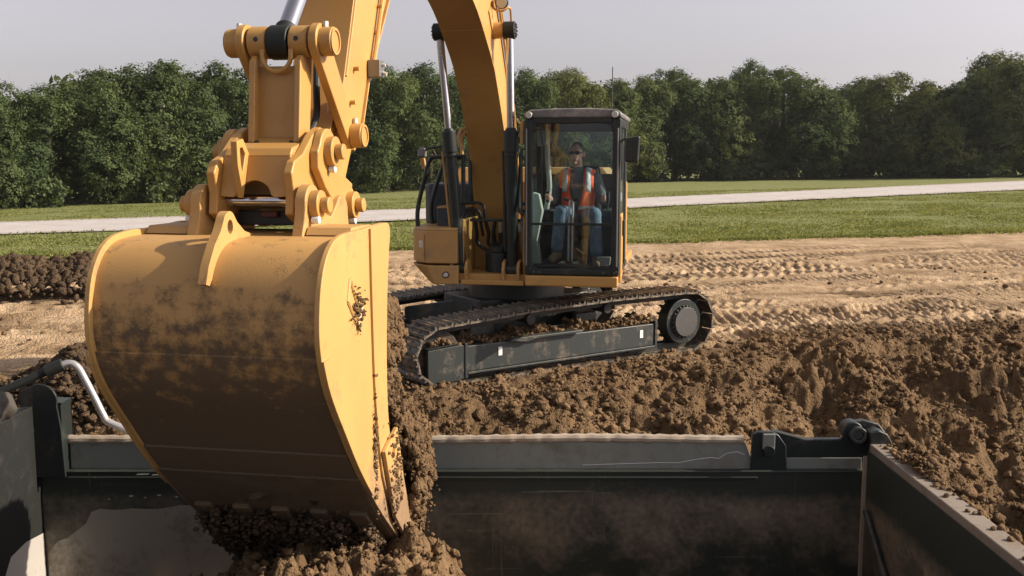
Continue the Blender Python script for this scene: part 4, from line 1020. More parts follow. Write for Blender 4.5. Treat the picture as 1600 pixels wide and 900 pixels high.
f = MB(); f.box(1.05, CR - .065, .04, .40, 1.1, 2.12); f.build('side_cover', Y, exc, bevel=.02)
# wiper, mirror
f = MB(); f.tube([L3(CL + .17, CF + .006, 2.60), L3(CL + .20, CF + .012, 2.35), L3(CL + .17, CF + .008, 2.05)], .007, 6); f.build('wiper', M['rubber'], cab)
f = MB(); f.tube(smooth_line([L3(CR - .01, CF - .06, 2.42), L3(CR + .0, CF - .02, 2.47), L3(CR + .05, CF + .0, 2.49), L3(CR + .12, CF + .02, 2.49), L3(CR + .125, CF + .02, 2.40)], 4), .009, 8); mr = f.build('side_mirror', M['black'], exc)
f = MB(); f.hexa([L3(1.335, CF + .03, 2.26), L3(1.475, CF + .05, 2.25), L3(1.475, CF - .02, 2.25), L3(1.345, CF - .03, 2.26)], [L3(1.34, CF + .03, 2.50), L3(1.49, CF + .05, 2.525), L3(1.49, CF - .02, 2.525), L3(1.35, CF - .03, 2.50)]); f.build('mirror_shell', M['black'], mr, bevel=.025)
# interior
f = MB(); f.box(.58, 1.0, -.72, -.16, 1.44, 1.60); f.box(.66, .92, -.6, -.25, 1.16, 1.44); seat = f.build('seat', M['seatfab'], cab, bevel=.05)
f = MB(); f.hexa([L3(.57, .24, 1.56), L3(1.01, .24, 1.56), L3(1.01, .10, 1.56), L3(.57, .10, 1.56)], [L3(.60, .14, 2.22), L3(.98, .14, 2.22), L3(.98, .02, 2.22), L3(.60, .02, 2.22)]); f.build('backrest', M['seatfab'], seat, bevel=.05)
for a_ in (.475, 1.12):
    f = MB(); f.box(a_ - .07, a_ + .07, -.86, -.2, 1.58, 1.76); cs = f.build('console', M['seatfab'], cab, bevel=.03)
    f = MB(); f.tube([L3(a_, .78, 1.75), L3(a_ + .01, .80, 1.83)], .012, 8); f.tube([L3(a_ + .01, .80, 1.83), L3(a_ + .012, .815, 1.95)], .021, 10); f.build('joystick', M['rubber'], cs)
for a_ in (.735, .775):
    f = MB(); f.tube([L3(a_, 1.0, 1.22), L3(a_, .97, 1.62), L3(a_, .93, 1.86)], .011, 8); tv = f.build('travel_lever', M['brightsteel'], cab)
    f = MB(); f.tube([L3(a_, .93, 1.86), L3(a_ + (.06 if a_ > .75 else -.06), .93, 1.875)], .015, 8); f.build('grip', M['rubber'], tv)
    f = MB(); f.box(a_ - .03 + (.05 if a_ > .75 else -.05), a_ + .03 + (.05 if a_ > .75 else -.05), -1.16, -1.02, 1.19, 1.225); f.build('pedal', M['cream'], cab, bevel=.008)
f = MB(); f.tube([L3(.83, 1.12, 1.37), L3(.91, 1.1, 1.31)], .012, 8); f.build('floor_lever', Y, cab)
f = MB(); f.prism([L3(.36, 1.12, 1.17), L3(.47, 1.12, 1.17), L3(.42, 1.10, 1.45), L3(.47, 1.08, 1.75), L3(.43, 1.05, 1.93), L3(.36, 1.06, 1.95)], [L3(.36, .98, 1.17), L3(.47, .98, 1.17), L3(.42, .98, 1.45), L3(.47, .96, 1.75), L3(.43, .95, 1.93), L3(.36, .95, 1.95)]); f.build('side_trim', M['cream'], cab, bevel=.015)
f = MB(); f.tube(smooth_line([L3(.47, .75, 2.62), L3(.475, .76, 2.3), L3(.50, .78, 2.0), L3(.47, .8, 1.75)], 5), .028, 10); f.build('inner_post', M['cream'], cab)
f = MB(); f.hexa([L3(.40, 1.0, 2.42), L3(.50, 1.0, 2.45), L3(.50, .9, 2.45), L3(.40, .9, 2.42)], [L3(.39, 1.0, 2.60), L3(.53, 1.0, 2.60), L3(.53, .9, 2.60), L3(.39, .9, 2.60)]); f.build('monitor', M['cream'], cab, bevel=.02)
f = MB(); f.prism([L3(1.08, 1.2, 1.20), L3(1.19, 1.2, 1.20), L3(1.20, 1.2, 1.29), L3(1.06, 1.2, 1.29)], [L3(1.08, 1.1, 1.20), L3(1.19, 1.1, 1.20), L3(1.20, 1.1, 1.29), L3(1.06, 1.1, 1.29)]); f.build('floor_bin', M['cream'], cab, bevel=.006)
f = MB(); f.box(CL + .08, CR - .09, -1.22, -1.15, 1.165, 1.21); f.build('floor_step', M['frame'], cab, bevel=.015)

# ------------------------------------------------------------------ operator
def capsule(mb, p0, p1, r0, r1, n=14, sx=1.0):
    p0, p1 = Vector(p0), Vector(p1); d = p1 - p0; l = d.length; d = d.normalized() if l > 1e-6 else Vector((0, 0, 1))
    pts, rs = [], []
    for t in (-90, -60, -35, -15, 0): pts.append(p0 + d * (r0 * math.sin(R(t)))); rs.append(max(r0 * math.cos(R(t)), .0008))
    for t in (0, 15, 35, 60, 90): pts.append(p1 + d * (r1 * math.sin(R(t)) + 1e-4)); rs.append(max(r1 * math.cos(R(t)), .0008))
    mb.tube(pts, 0, n, rs)
def ellipsoid(mb, c, r, n=14, m=10):
    vs = []; fs = []
    for j in range(m + 1):
        t = math.pi * j / m
        for i in range(n):
            q = 2 * math.pi * i / n; s = max(math.sin(t), .01)
            vs.append((c[0] + r[0] * s * math.cos(q), c[1] + r[1] * s * math.sin(q), c[2] + r[2] * math.cos(t)))
    fs.append(tuple(range(n))[::-1]); fs.append(tuple(range(m * n, (m + 1) * n)))
    for j in range(m):
        for i in range(n): fs.append((j * n + i, (j + 1) * n + i, (j + 1) * n + (i + 1) % n, j * n + (i + 1) % n))
    mb.add(vs, fs)
def organic(mb, name, mat, parent, voxel=.008, it=6):
    o = mb.build(name, mat, parent)
    m = o.modifiers.new('remesh', 'REMESH'); m.mode = 'VOXEL'; m.voxel_size = voxel; m.use_smooth_shade = True
    s = o.modifiers.new('smooth', 'SMOOTH'); s.iterations = it; s.factor = .5
    return o
def plain(name, c, rough=.8, var=.2, sc=30):
    m, nt, N, L, b = base_mat(name)
    co = N.new('ShaderNodeTexCoord').outputs['Object']
    L.new(ramp(nt, tex(nt, co, sc, 4), [(.3, tuple(x * (1 - var) for x in c)), (.7, tuple(x * (1 + var) for x in c))]), b.inputs['Base Color'])
    b.inputs['Roughness'].default_value = rough; return m
M['skin'] = plain('skin', (.56, .29, .18), .55, .08)
M['shirt'] = plain('grey_shirt', (.12, .125, .13))
M['jeans'] = plain('blue_jeans', (.12, .165, .22), .9, .35, 18)
M['orange'] = plain('orange_vest', (.92, .11, .035), .75, .1)
M['tape'] = plain('reflective_tape', (.46, .47, .47), .45, .08)
M['hair'] = plain('dark_hair', (.018, .014, .012), .6)
M['shade'] = plain('dark_lens', (.006, .007, .008), .12)
M['boot'] = plain('tan_boots', (.20, .12, .06), .8)
PAX, PBX = .765, 0.0
per = empty('person', W3(PAX, .45, 1.165), -PSI)
tag(per, 'excavator operator in orange vest, grey shirt, jeans and sunglasses seated in the cab', 'person')
def Q(a, b, z):
    if z > 2.22: a = a - .22 * (b - .455) - .012 * (z - 2.2) / .2      # head turned towards the bucket
    return (a, -(b - .45), z - 1.165)     # in the operator's own frame
body = MB()
ellipsoid(body, Q(0, .455, 2.365), (.072, .092, .105)); ellipsoid(body, Q(0, .492, 2.305), (.056, .062, .072))
ellipsoid(body, Q(0, .553, 2.335), (.013, .018, .024)); capsule(body, Q(0, .545, 2.365), Q(0, .555, 2.335), .010, .013)
for s in (-1, 1): ellipsoid(body, Q(s * .077, .45, 2.345), (.012, .022, .032))
capsule(body, Q(-.020, .548, 2.285), Q(.020, .548, 2.285), .009, .009)
ellipsoid(body, Q(0, .54, 2.25), (.024, .02, .016))
capsule(body, Q(0, .43, 2.13), Q(0, .45, 2.28), .058, .054)
capsule(body, Q(0, .40, 2.06), Q(0, .42, 1.72), .13, .125); capsule(body, Q(-.13, .41, 2.09), Q(.13, .41, 2.09), .075, .075)
capsule(body, Q(-.08, .44, 1.67), Q(.08, .44, 1.67), .11, .11)
KN = {-1: (-.12, .93, 1.735), 1: (.235, .93, 1.715)}; AN = {-1: (-.155, .99, 1.345), 1: (.275, 1.03, 1.30)}
SHO = {s: (s * .195, .42, 2.085) for s in (-1, 1)}; ELB = {-1: (-.275, .50, 1.84), 1: (.29, .48, 1.85)}; WR = {-1: (-.28, .72, 1.875), 1: (.325, .72, 1.865)}
for s in (-1, 1):
    capsule(body, Q(s * .09, .46, 1.66), Q(*KN[s]), .085, .062); capsule(body, Q(*KN[s]), Q(*AN[s]), .058, .042)
    capsule(body, Q(AN[s][0], AN[s][1] - .03, AN[s][2] - .07), Q(AN[s][0] + s * .02, AN[s][1] + .14, AN[s][2] - .085), .042, .036)
    capsule(body, Q(*SHO[s]), Q(*ELB[s]), .055, .046); capsule(body, Q(*ELB[s]), Q(*WR[s]), .044, .029)
    wx, wb, wz = WR[s]
    capsule(body, Q(wx, wb + .02, wz), Q(wx - s * .005, wb + .075, wz + .012), .033, .030)
    for k, (ln, off) in enumerate(((.062, -.026), (.070, -.009), (.066, .009), (.052, .025))):        # four fingers curled round the lever
        k0 = (wx + s * .018, wb + .085, wz + .02 - off); k1 = (wx + s * .012, wb + .085 + ln * .55, wz + .018 - off); k2 = (wx - s * .022, wb + .08 + ln * .6, wz + .012 - off)
        capsule(body, Q(*k0), Q(*k1), .0095, .009, 8); capsule(body, Q(*k1), Q(*k2), .009, .008, 8)
    capsule(body, Q(wx - s * .02, wb + .045, wz + .025), Q(wx - s * .03, wb + .085, wz + .052), .011, .0095, 8); capsule(body, Q(wx - s * .03, wb + .085, wz + .052), Q(wx - s * .02, wb + .11, wz + .060), .0095, .008, 8)
organic(body, 'body', M['skin'], per, .0065, 4)
sh = MB()
capsule(sh, Q(0, .40, 2.06), Q(0, .42, 1.70), .143, .138); capsule(sh, Q(-.13, .41, 2.09), Q(.13, .41, 2.09), .086, .086); capsule(sh, Q(0, .42, 2.12), Q(0, .435, 2.185), .078, .066)
for s in (-1, 1):
    capsule(sh, Q(*SHO[s]), Q(*ELB[s]), .068, .060); e_, w_ = Vector(ELB[s]), Vector(WR[s])
    capsule(sh, Q(*ELB[s]), Q(*(e_ + (w_ - e_) * .55)), .058, .046)
organic(sh, 'shirt', M['shirt'], per, .009, 5)
je = MB(); capsule(je, Q(-.08, .44, 1.67), Q(.08, .44, 1.67), .122, .122); capsule(je, Q(0, .42, 1.70), Q(0, .42, 1.66), .135, .13)
for s in (-1, 1):
    capsule(je, Q(s * .09, .46, 1.66), Q(*KN[s]), .100, .078); k_, a_ = Vector(KN[s]), Vector(AN[s])
    capsule(je, Q(*KN[s]), Q(*(k_ + (a_ - k_) * .5)), .074, .068); capsule(je, Q(*(k_ + (a_ - k_) * .5)), Q(*(k_ + (a_ - k_) * .93)), .068, .070)
organic(je, 'jeans', M['jeans'], per, .010, 5)
for s in (-1, 1):
    bo = MB(); a_ = AN[s]
    capsule(bo, Q(a_[0], a_[1] - .01, a_[2] + .05), Q(a_[0], a_[1] - .02, a_[2] - .06), .058, .056); capsule(bo, Q(a_[0], a_[1] - .04, a_[2] - .072), Q(a_[0] + s * .02, a_[1] + .16, a_[2] - .088), .052, .046)
    organic(bo, 'boot', M['boot'], per, .009, 4)
ha = MB(); ellipsoid(ha, Q(0, .435, 2.395), (.080, .092, .088)); ellipsoid(ha, Q(0, .42, 2.35), (.080, .075, .09)); organic(ha, 'hair', M['hair'], per, .008, 4)
sg = MB()
for s in (-1, 1):
    ellipsoid(sg, Q(s * .034, .545, 2.362), (.031, .014, .020)); sg.tube([Q(s * .062, .54, 2.366), Q(s * .080, .50, 2.366), Q(s * .082, .43, 2.36)], .005, 6)
sg.tube([Q(-.02, .558, 2.368), Q(.02, .558, 2.368)], .006, 6); sg.build('sunglasses', M['shade'], per)
def vest_strip(z0_, z1_, push, name, mat, th0=None, par=None, side=0):
    n_, m_ = 26, 8; vs, fs = [], []
    for j in range(m_ + 1):
        z = z0_ + (z1_ - z0_) * j / m_; k = (z - 1.70) / .42
        rx_ = .165 + .035 * k + push; ry_ = .158 - .006 * k + push
        gap = R(4 + 34 * max(0, k) ** 1.1)             # V-shaped front opening
        lo_, hi_ = (gap, 2 * math.pi - gap)
        for i in range(n_ + 1):
            t = lo_ + (hi_ - lo_) * i / n_
            vs.append(Q(rx_ * math.sin(t), .41 + ry_ * math.cos(t), z))
    for j in range(m_):
        for i in range(n_): a = j * (n_ + 1) + i; fs.append((a, a + 1, a + n_ + 2, a + n_ + 1))
    o = MB().add(vs, fs).build(name, mat, par or per)
    s_ = o.modifiers.new('solid', 'SOLIDIFY'); s_.thickness = .008; s_.offset = 1
    return o
vest = vest_strip(1.70, 2.10, .0, 'vest', M['orange'])
vest_strip(1.745, 1.785, .010, 'reflective_band', M['tape'], par=vest)
for s in (-1, 1):                                     # straps over the shoulders with tape down the chest
    for nm, mt_, x0, x1, dz in (('shoulder_strap', M['orange'], .075, .185, 0), ('chest_tape', M['tape'], .10, .155, .010)):
        ln = [(.575, 2.00), (.565, 2.08), (.53, 2.15), (.46, 2.195), (.38, 2.195), (.30, 2.15), (.26, 2.05)]
        if nm == 'chest_tape': ln = [(.578, 1.955), (.578, 2.00)] + ln[1:]
        vs = []
        for b_, z_ in ln:
            dn = Vector((b_ - .42, z_ - 2.02)).normalized() * dz
            vs += [Q(s * x0, b_ + dn.x, z_ + dn.y), Q(s * x1, b_ + dn.x - .035 * (1 if b_ > .5 else 0), z_ + dn.y - .022)]
        o = MB().add(vs, [(2 * i, 2 * i + 1, 2 * i + 3, 2 * i + 2) for i in range(len(ln) - 1)]).build(nm, mt_, vest)
        m_ = o.modifiers.new('solid', 'SOLIDIFY'); m_.thickness = .008; m_.offset = 0

# ------------------------------------------------------------------ truck body
truck = empty('dump_truck', (-.4, 5.2, -.95))
tag(truck, 'black steel dump truck body with tarp gear and dusty top rails in the foreground', 'dump truck')
def T(mb): 
    mb.v = [(x + .4, y - 5.2, z + .95) for x, y, z in mb.v]; return mb
WX0, WX1, WY = -3.08, 2.31, 6.30
f = MB(); f.box(WX0, WX1, WY, WY + .09, -.95, .245); bw = T(f).build('side_wall', M['bed'], truck, bevel=.006)
f = MB(); f.front([(-2.90, .252), (1.60, .245), (1.53, .435), (-2.90, .435)], WY + .045, WY + .13); f.box(1.53, 2.30, WY + .05, WY + .13, .245, .33); rl = T(f).build('top_rail', M['bedrail'], bw, bevel=.006)
f = MB()
pts = [(x, WY + .06 + .004 * math.sin(x * 40), .455 + .006 * math.sin(x * 3)) for x in np.linspace(-2.92, 1.52, 130)]
f.tube(pts, .030, 10, [.030 + .0035 * math.sin(i * 2.4) + random.uniform(-.001, .001) for i in range(130)]); T(f).build('rail_lip', M['bedtop'], rl)
f = MB(); f.box(WX0, WX1, WY - .012, WY + .05, .245, .258); T(f).build('ledge', M['bed'], bw, bevel=.005)
f = MB(); f.box(-2.9, 1.6, WY - .02, WY - .002, .205, .222); T(f).build('rub_strip', M['bed'], bw, bevel=.005)
def worn_patch(name, pts, y0, mat, par):
    f = MB(); f.front(pts, y0, y0 - .004); return T(f).build(name, mat, par, smooth=False)
rr = random.Random(4)
pp = [(-3.06, -.93), (-3.06, -.30), (-2.99, -.22), (-2.93, -.20), (-2.85, -.14), (-2.80, -.10), (-2.76, -.02), (-2.70, .0)] + [(-2.65 + i * .08, .0 + rr.uniform(-.012, .015) + .002 * i) for i in range(12)] + [(-1.6, .02), (-1.55, -.2), (-1.5, -.93)]
worn_patch('scoured_patch', pp, WY, M['bedworn'], bw)
for i in range(9):
    x = -2.62 + i * .10 + rr.uniform(-.03, .03); z = .075 + rr.uniform(-.012, .012) + .004 * i; w = rr.uniform(.004, .018)
    worn_patch('paint_chip', [(x - w, z), (x - w * .3, z + w * .35), (x + w, z + .003), (x + w * .4, z - w * .4)], WY, M['brightsteel'], bw)
for i in range(5):
    x = -2.45 + i * .1; z = .215 + rr.uniform(0, .01); worn_patch('paint_chip', [(x, z + .012), (x + .08, z + .014), (x + .09, z + .020), (x + .01, z + .019)], WY - .02, M['brightsteel'], bw)
cr = [(.31, .282), (.9, .298), (1.05, .297), (1.2, .322), (1.3, .333), (1.36, .325), (1.42, .36), (1.5, .372), (1.56, .352)]
f = MB(); f.tube([(x * .82 + .20, WY + .044, z) for x, z in smooth_line([(a, b) for a, b in cr], 3)] if False else [(x * .85 + .2, WY + .0445, z) for x, z in cr], .0028, 5); T(f).build('scratch', M['silverpipe'], rl)
# front bulkhead with gusset, tarp roll, bail arm
f = MB(); f.box(WX0 - .07, WX0, 3.9, WY + .09, -.95, .70); bh = T(f).build('bulkhead', M['bulk'], truck, bevel=.008)
f = MB(); f.add([(WX0 + .004, 5.2, -.95), (WX0 + .004, 6.29, -.95), (WX0 + .004, 6.29, -.16), (WX0 + .004, 6.05, -.13), (WX0 + .004, 5.86, -.15), (WX0 + .004, 5.70, -.32), (WX0 + .004, 5.45, -.52)], [(0, 1, 2, 3, 4, 5, 6)])
T(f).build('polished_patch', M['brightsteel'], bh, smooth=False)
f = MB(); gp = [(-3.16, .23), (-2.892, .23), (-2.905, .55), (-2.925, .70)] + arc((-3.03, .735), .11, 5, 120, 8) + [(-3.16, .80)]
f.front(gp, WY - .055, WY - .035); T(f).build('corner_gusset', M['black'], truck, bevel=.004)
f = MB(); f.box(-3.16, -2.90, WY - .035, WY + .12, .70, .72) ; f.box(-2.93, -2.905, WY - .035, WY + .12, .25, .70); T(f).build('corner_post', M['black'], truck, bevel=.004)
f = MB(); tp = [(-3.13, y, .775 + .012 * math.sin(y * 9)) for y in np.linspace(4.2, 6.12, 150)]
f.tube(tp, .09, 28, [.086 + .007 * math.sin(i * .52) + .006 * math.sin(i * .19 + 1) for i in range(136)] + [.083, .082, .080, .077, .073, .068, .062, .055, .047, .038, .028, .02, .012, .004])
f.v = [(x + .010 * math.sin(y * 31 + z * 40), y, z + .009 * math.sin(y * 23 + x * 60) + .006 * math.sin(y * 47 + x * 30)) for x, y, z in f.v]; T(f).build('tarp_roll', M['tarp'], truck, angle=80)
f = MB(); f.tube([(-3.45, 6.25, .715), (-3.30, 6.30, .785), (-3.03, 6.40, .905)], .028, 12); ba = T(f).build('bail_arm', M['rubber'], truck)
f = MB(); f.cyl((-3.05, 6.39, .895), (-2.945, 6.42, .94), .042, n=20); T(f).build('rubber_sleeve', M['rubber'], ba, bevel=.006)
f = MB(); f.tube(smooth_line([(-2.96, 6.415, .935), (-2.90, 6.43, .945), (-2.855, 6.43, .915), (-2.82, 6.43, .85), (-2.76, 6.43, .72), (-2.705, 6.43, .595), (-2.68, 6.43, .555), (-2.60, 6.43, .515), (-2.50, 6.43, .47), (-2.3, 6.43, .36)], 5), .024, 14); T(f).build('bent_pipe', M['silverpipe'], ba)
# tail end: latch bracket, hinge plate, tailgate
f = MB(); f.front([(1.565, .25), (1.80, .25), (1.79, .42), (1.74, .49), (1.70, .515), (1.60, .515), (1.565, .495)], WY + .01, WY + .05); lb = T(f).build('latch_bracket', M['black'], truck, bevel=.008)
f = MB(); f.box(1.63, 1.71, WY - .012, WY + .01, .40, .505); T(f).build('latch_tab', M['bedrail'], lb, bevel=.006)
f = MB(); f.cyl((1.67, WY - .03, .395), (1.67, WY + .03, .395), .036, n=18); T(f).build('latch_pin', M['black'], lb, bevel=.004)
f = MB(); f.front([(1.70, .515), (1.93, .452), (2.20, .452), (2.20, .56), (2.30, .58), (2.40, .555), (2.45, .50), (2.45, .30), (1.80, .30)], WY + .055, WY + .115); hg = T(f).build('hinge_plate', M['black'], truck, bevel=.008)
f = MB(); f.cyl((2.225, WY + .02, .51), (2.225, WY + .13, .51), .068, n=28); T(f).build('hinge_boss', M['black'], hg, bevel=.01)
f = MB(); f.ring((2.245, WY - .035, .50), (2.245, WY + .015, .50), .055, .030); f.cyl((2.245, WY - .025, .50), (2.245, WY + .03, .50), .030, n=20); T(f).build('hinge_eye', M['frame'], hg, bevel=.006)
f = MB(); f.front([(2.32, .36), (2.455, .36), (2.455, .46), (2.42, .52), (2.36, .545), (2.30, .53)], WY - .06, WY + .05); T(f).build('hinge_arm', M['black'], hg, bevel=.012)
f = MB(); f.box(2.312, 2.40, 3.9, WY - .005, -.95, .40); tg = T(f).build('tailgate', M['bed'], truck, bevel=.006)
f = MB(); f.box(2.305, 2.425, 3.9, WY - .06, .402, .455); T(f).build('tailgate_top', M['gatetop'], tg, bevel=.008)
f = MB(); f.box(2.285, 2.312, WY - .02, WY - .003, -.95, .36); T(f).build('corner_weld', M['bedtop'], tg, bevel=.004)
f = MB(); f.add([(2.3095, 4.0, -.95), (2.3095, 5.9, -.95), (2.3095, 5.8, -.55), (2.3095, 5.35, -.05), (2.3095, 4.95, .05), (2.3095, 4.6, -.25), (2.3095, 4.3, -.3)], [(6, 5, 4, 3, 2, 1, 0)]); T(f).build('scoured_patch', M['bedworn'], tg, smooth=False)
f = MB(); f.ring((2.26, 4.35, .22), (2.31, 4.35, .22), .13, .09); T(f).build('ring_handle', M['frame'], tg, bevel=.006)
f = MB(); f.tube([(2.285, 6.2, .02), (2.285, 5.2, -.75)], .020, 8); T(f).build('chain_guide', M['frame'], tg)
f = MB(); f.box(WX0, WX1 + .09, 3.81, 3.9, -.95, .30); f.box(WX0, WX1, 3.78, 3.9, .30, .40); T(f).build('near_wall', M['bed'], truck, bevel=.006)
f = MB(); f.box(WX0, WX1, 3.9, WY, -1.0, -.95); T(f).build('bed_floor', M['bed'], truck)

# ------------------------------------------------------------------ soil in and around the bucket and the truck
def bed_heap():
    xs = np.arange(-2.9, 1.2, .026); ys = np.arange(4.0, 6.28, .026); X, Yv = np.meshgrid(xs, ys)
    r = np.hypot((X + 1.0) / 1.0, (Yv - 5.2) / .85)
    Z = .035 - .48 * np.maximum(r - .25, 0) ** 1.0 + .10 * np.exp(-((X + .55) / .25) ** 2)
    Z = Z - .40 * sstep(-.50, .1, X) + .16 * (billow(X, Yv, 2.4, 5, 33, .66) - .8) + .03 * fbm(X, Yv, 9, 3, 35, .7)
    Z = np.maximum(Z, -.94)
    idx = np.arange(X.size).reshape(X.shape)
    F = np.stack([idx[:-1, :-1], idx[:-1, 1:], idx[1:, 1:], idx[1:, :-1]], -1).reshape(-1, 4)
    o = np_mesh('soil_heap', np.stack([X, Yv, Z], -1).reshape(-1, 3), F, M['clod'], None, True)
    tag(o, 'brown soil heaped inside the truck body below the bucket teeth', 'soil', kind='stuff')
    n = 12000
    i = RNG.integers(0, X.shape[0], n); j = RNG.integers(0, X.shape[1], n)
    k = Z[i, j] > -.6; i, j = i[k], j[k]; s = .006 + .032 * RNG.random(len(i)) ** 5
    clods('heap_crumbs', np.stack([X[i, j], Yv[i, j], Z[i, j] + s * .3], -1), s, M['clod'], 'soil crumbs lying on the heap inside the truck body', 'soil', 1, rough=.4)
bed_heap()
def falling():
    # outline on the plane beside the right bucket cheek, in (sideways, height) at a given forward distance
    zs = np.array([1.42, 1.30, 1.10, .90, .70, .45, .25, .05, -.12, -.28]); ro = np.array([.50, .545, .565, .62, .685, .745, .735, .70, .65, .60]) + A0 - .06
    li = np.array([.40, .30, .25, .2, .15, .2, .25, .30, .35, .42]) + A0
    n = 13000
    z = RNG.uniform(-.30, 1.43, n); hi = np.interp(z, zs[::-1], ro[::-1]); lo_ = np.interp(z, zs[::-1], li[::-1])
    t = RNG.power(1.7, n); a = lo_ + (hi - lo_) * t + .02 * noise(z * 6, z * 0, 3)
    b = RNG.uniform(5.62, 5.98, n) + .06 * np.sin(z * 9)
    k = (fbm(a * 3, z * 2, 1.8, 3, 7) > -.42) & (b < np.interp(z, [-.3, .2, .5, .9, 1.4], [5.86, 5.93, 6.02, 6.16, 6.18]))
    a, b, z = a[k], b[k], z[k]
    P = np.stack([CX + a * math.cos(PSI) - b * math.sin(PSI), CY - a * math.sin(PSI) - b * math.cos(PSI), z], -1)
    s = .007 + .026 * RNG.random(len(P)) ** 3
    clods('falling_soil', P, s, M['clod'], 'brown soil pouring down past the right cheek of the bucket', 'soil', 3, stretch=1.35, rough=.36)
    # crumbs flying free around the stream
    n = 260
    z = RNG.uniform(-.25, 1.35, n); a = np.interp(z, zs[::-1], ro[::-1]) + np.abs(RNG.normal(0, .035, n)); b = RNG.uniform(5.65, 5.95, n)
    P = np.stack([CX + a * math.cos(PSI) - b * math.sin(PSI), CY - a * math.sin(PSI) - b * math.cos(PSI), z], -1)
    clods('flying_crumbs', P, .003 + .010 * RNG.random(n) ** 2, M['clod'], 'loose crumbs of soil in the air beside the falling soil', 'soil', 1)
    # what is still in the bucket
    n = 2600
    z = RNG.uniform(.45, 1.7, n); b = RNG.uniform(6.05, 6.45, n); a = A0 + RNG.uniform(-.44, .44, n)
    k = b > np.interp(z, [.4, .9, 1.7], [6.12, 6.17, 6.22]) - .03
    z, b, a = z[k], b[k], a[k]
    P = np.stack([CX + a * math.cos(PSI) - b * math.sin(PSI), CY - a * math.sin(PSI) - b * math.cos(PSI), z], -1)
    clods('bucket_load', P, RNG.uniform(.03, .09, len(P)), M['clod_dark'], 'dark soil still packed inside the mouth of the bucket', 'soil', 1)
    # mud caked under the lip between the teeth
    n = 9000
    a = A0 + RNG.uniform(-.51, .51, n); t = RNG.power(1.3, n)
    b = 6.38 - .55 * t + RNG.normal(0, .02, n); z = .33 - .46 * t + RNG.normal(0, .035, n) - .045 - .035 * RNG.random(n)
    k = fbm(a * 5, t * 3, 1.2, 3, 17) > -.35
    a, b, z = a[k], b[k], z[k]
    P = np.stack([CX + a * math.cos(PSI) - b * math.sin(PSI), CY - a * math.sin(PSI) - b * math.cos(PSI), z], -1)
    clods('lip_mud', P, RNG.uniform(.005, .022, len(P)), M['clod_dark'], 'dark mud caked under the bucket lip between the teeth', 'mud', 1)
    # smears of mud on the right cheek
    n = 420
    t = RNG.random(n); q = RNG.integers(0, 4, n)
    cb = np.array([6.47, 6.20, 6.22, 6.70])[q]; cz = np.array([.72, .62, .45, 1.52])[q]; sb_ = np.array([.012, .07, .05, .05])[q]; sz = np.array([.16, .12, .10, .05])[q]
    b = cb + RNG.normal(0, 1, n) * sb_; z = cz + RNG.normal(0, 1, n) * sz; a = np.where(q == 1, .63, np.where(q == 2, .63, .598)) + A0
    b = np.where(q == 1, np.clip(b, 6.12, 6.36), b)
    P = np.stack([CX + a * math.cos(PSI) - b * math.sin(PSI), CY - a * math.sin(PSI) - b * math.cos(PSI), z], -1)
    clods('cheek_mud', P, RNG.uniform(.004, .013, n), M['clod'], 'dried mud stuck to the right cheek of the bucket', 'mud', 1)
    # spill on the tailgate top
    n = 300
    y = np.concatenate([RNG.normal(5.72, .14, 240), RNG.uniform(4.2, 6.2, 60)]); x = RNG.normal(2.41, .03, n)
    z = .46 + np.abs(RNG.normal(0, .03, n)) * np.exp(-((y - 5.72) / .2) ** 2)
    clods('tailgate_soil', np.stack([x, y, z], -1), RNG.uniform(.005, .020, n), M['clod'], 'brown soil spilled on the top edge of the tailgate', 'soil', 2)
falling()

# ------------------------------------------------------------------ trees
def leaf_cloud(centres, radii, per_lobe, per_clump, size, rng, droop=.25):
    C = np.repeat(centres, per_lobe, 0); Rr = np.repeat(radii, per_lobe, 0)
    d = rng.normal(size=C.shape); d[:, 2] += .25; d /= np.linalg.norm(d, axis=1, keepdims=True)
    cc = C + d * Rr[:, None] * rng.uniform(.72, 1.08, (len(C), 1))
    cs = rng.uniform(.16, .34, len(C)) * (size / .22)
    P = np.repeat(cc, per_clump, 0) + rng.normal(size=(len(cc) * per_clump, 3)) * np.repeat(cs, per_clump)[:, None] * np.array([1, 1, .75])
    N = np.repeat(d, per_clump, 0) + rng.normal(size=P.shape) * .75 + np.array([0, 0, .35]); N /= np.linalg.norm(N, axis=1, keepdims=True)
    T1 = np.cross(N, rng.normal(size=P.shape)); T1 /= np.linalg.norm(T1, axis=1, keepdims=True); T2 = np.cross(N, T1)
    s = size * rng.uniform(.6, 1.3, (len(P), 1))
    V = np.stack([P - T1 * s, P + T2 * s * .55, P + T1 * s, P - T2 * s * .55], 1).reshape(-1, 3)
    return V, np.arange(len(V)).reshape(-1, 4)
CROWNS = {}
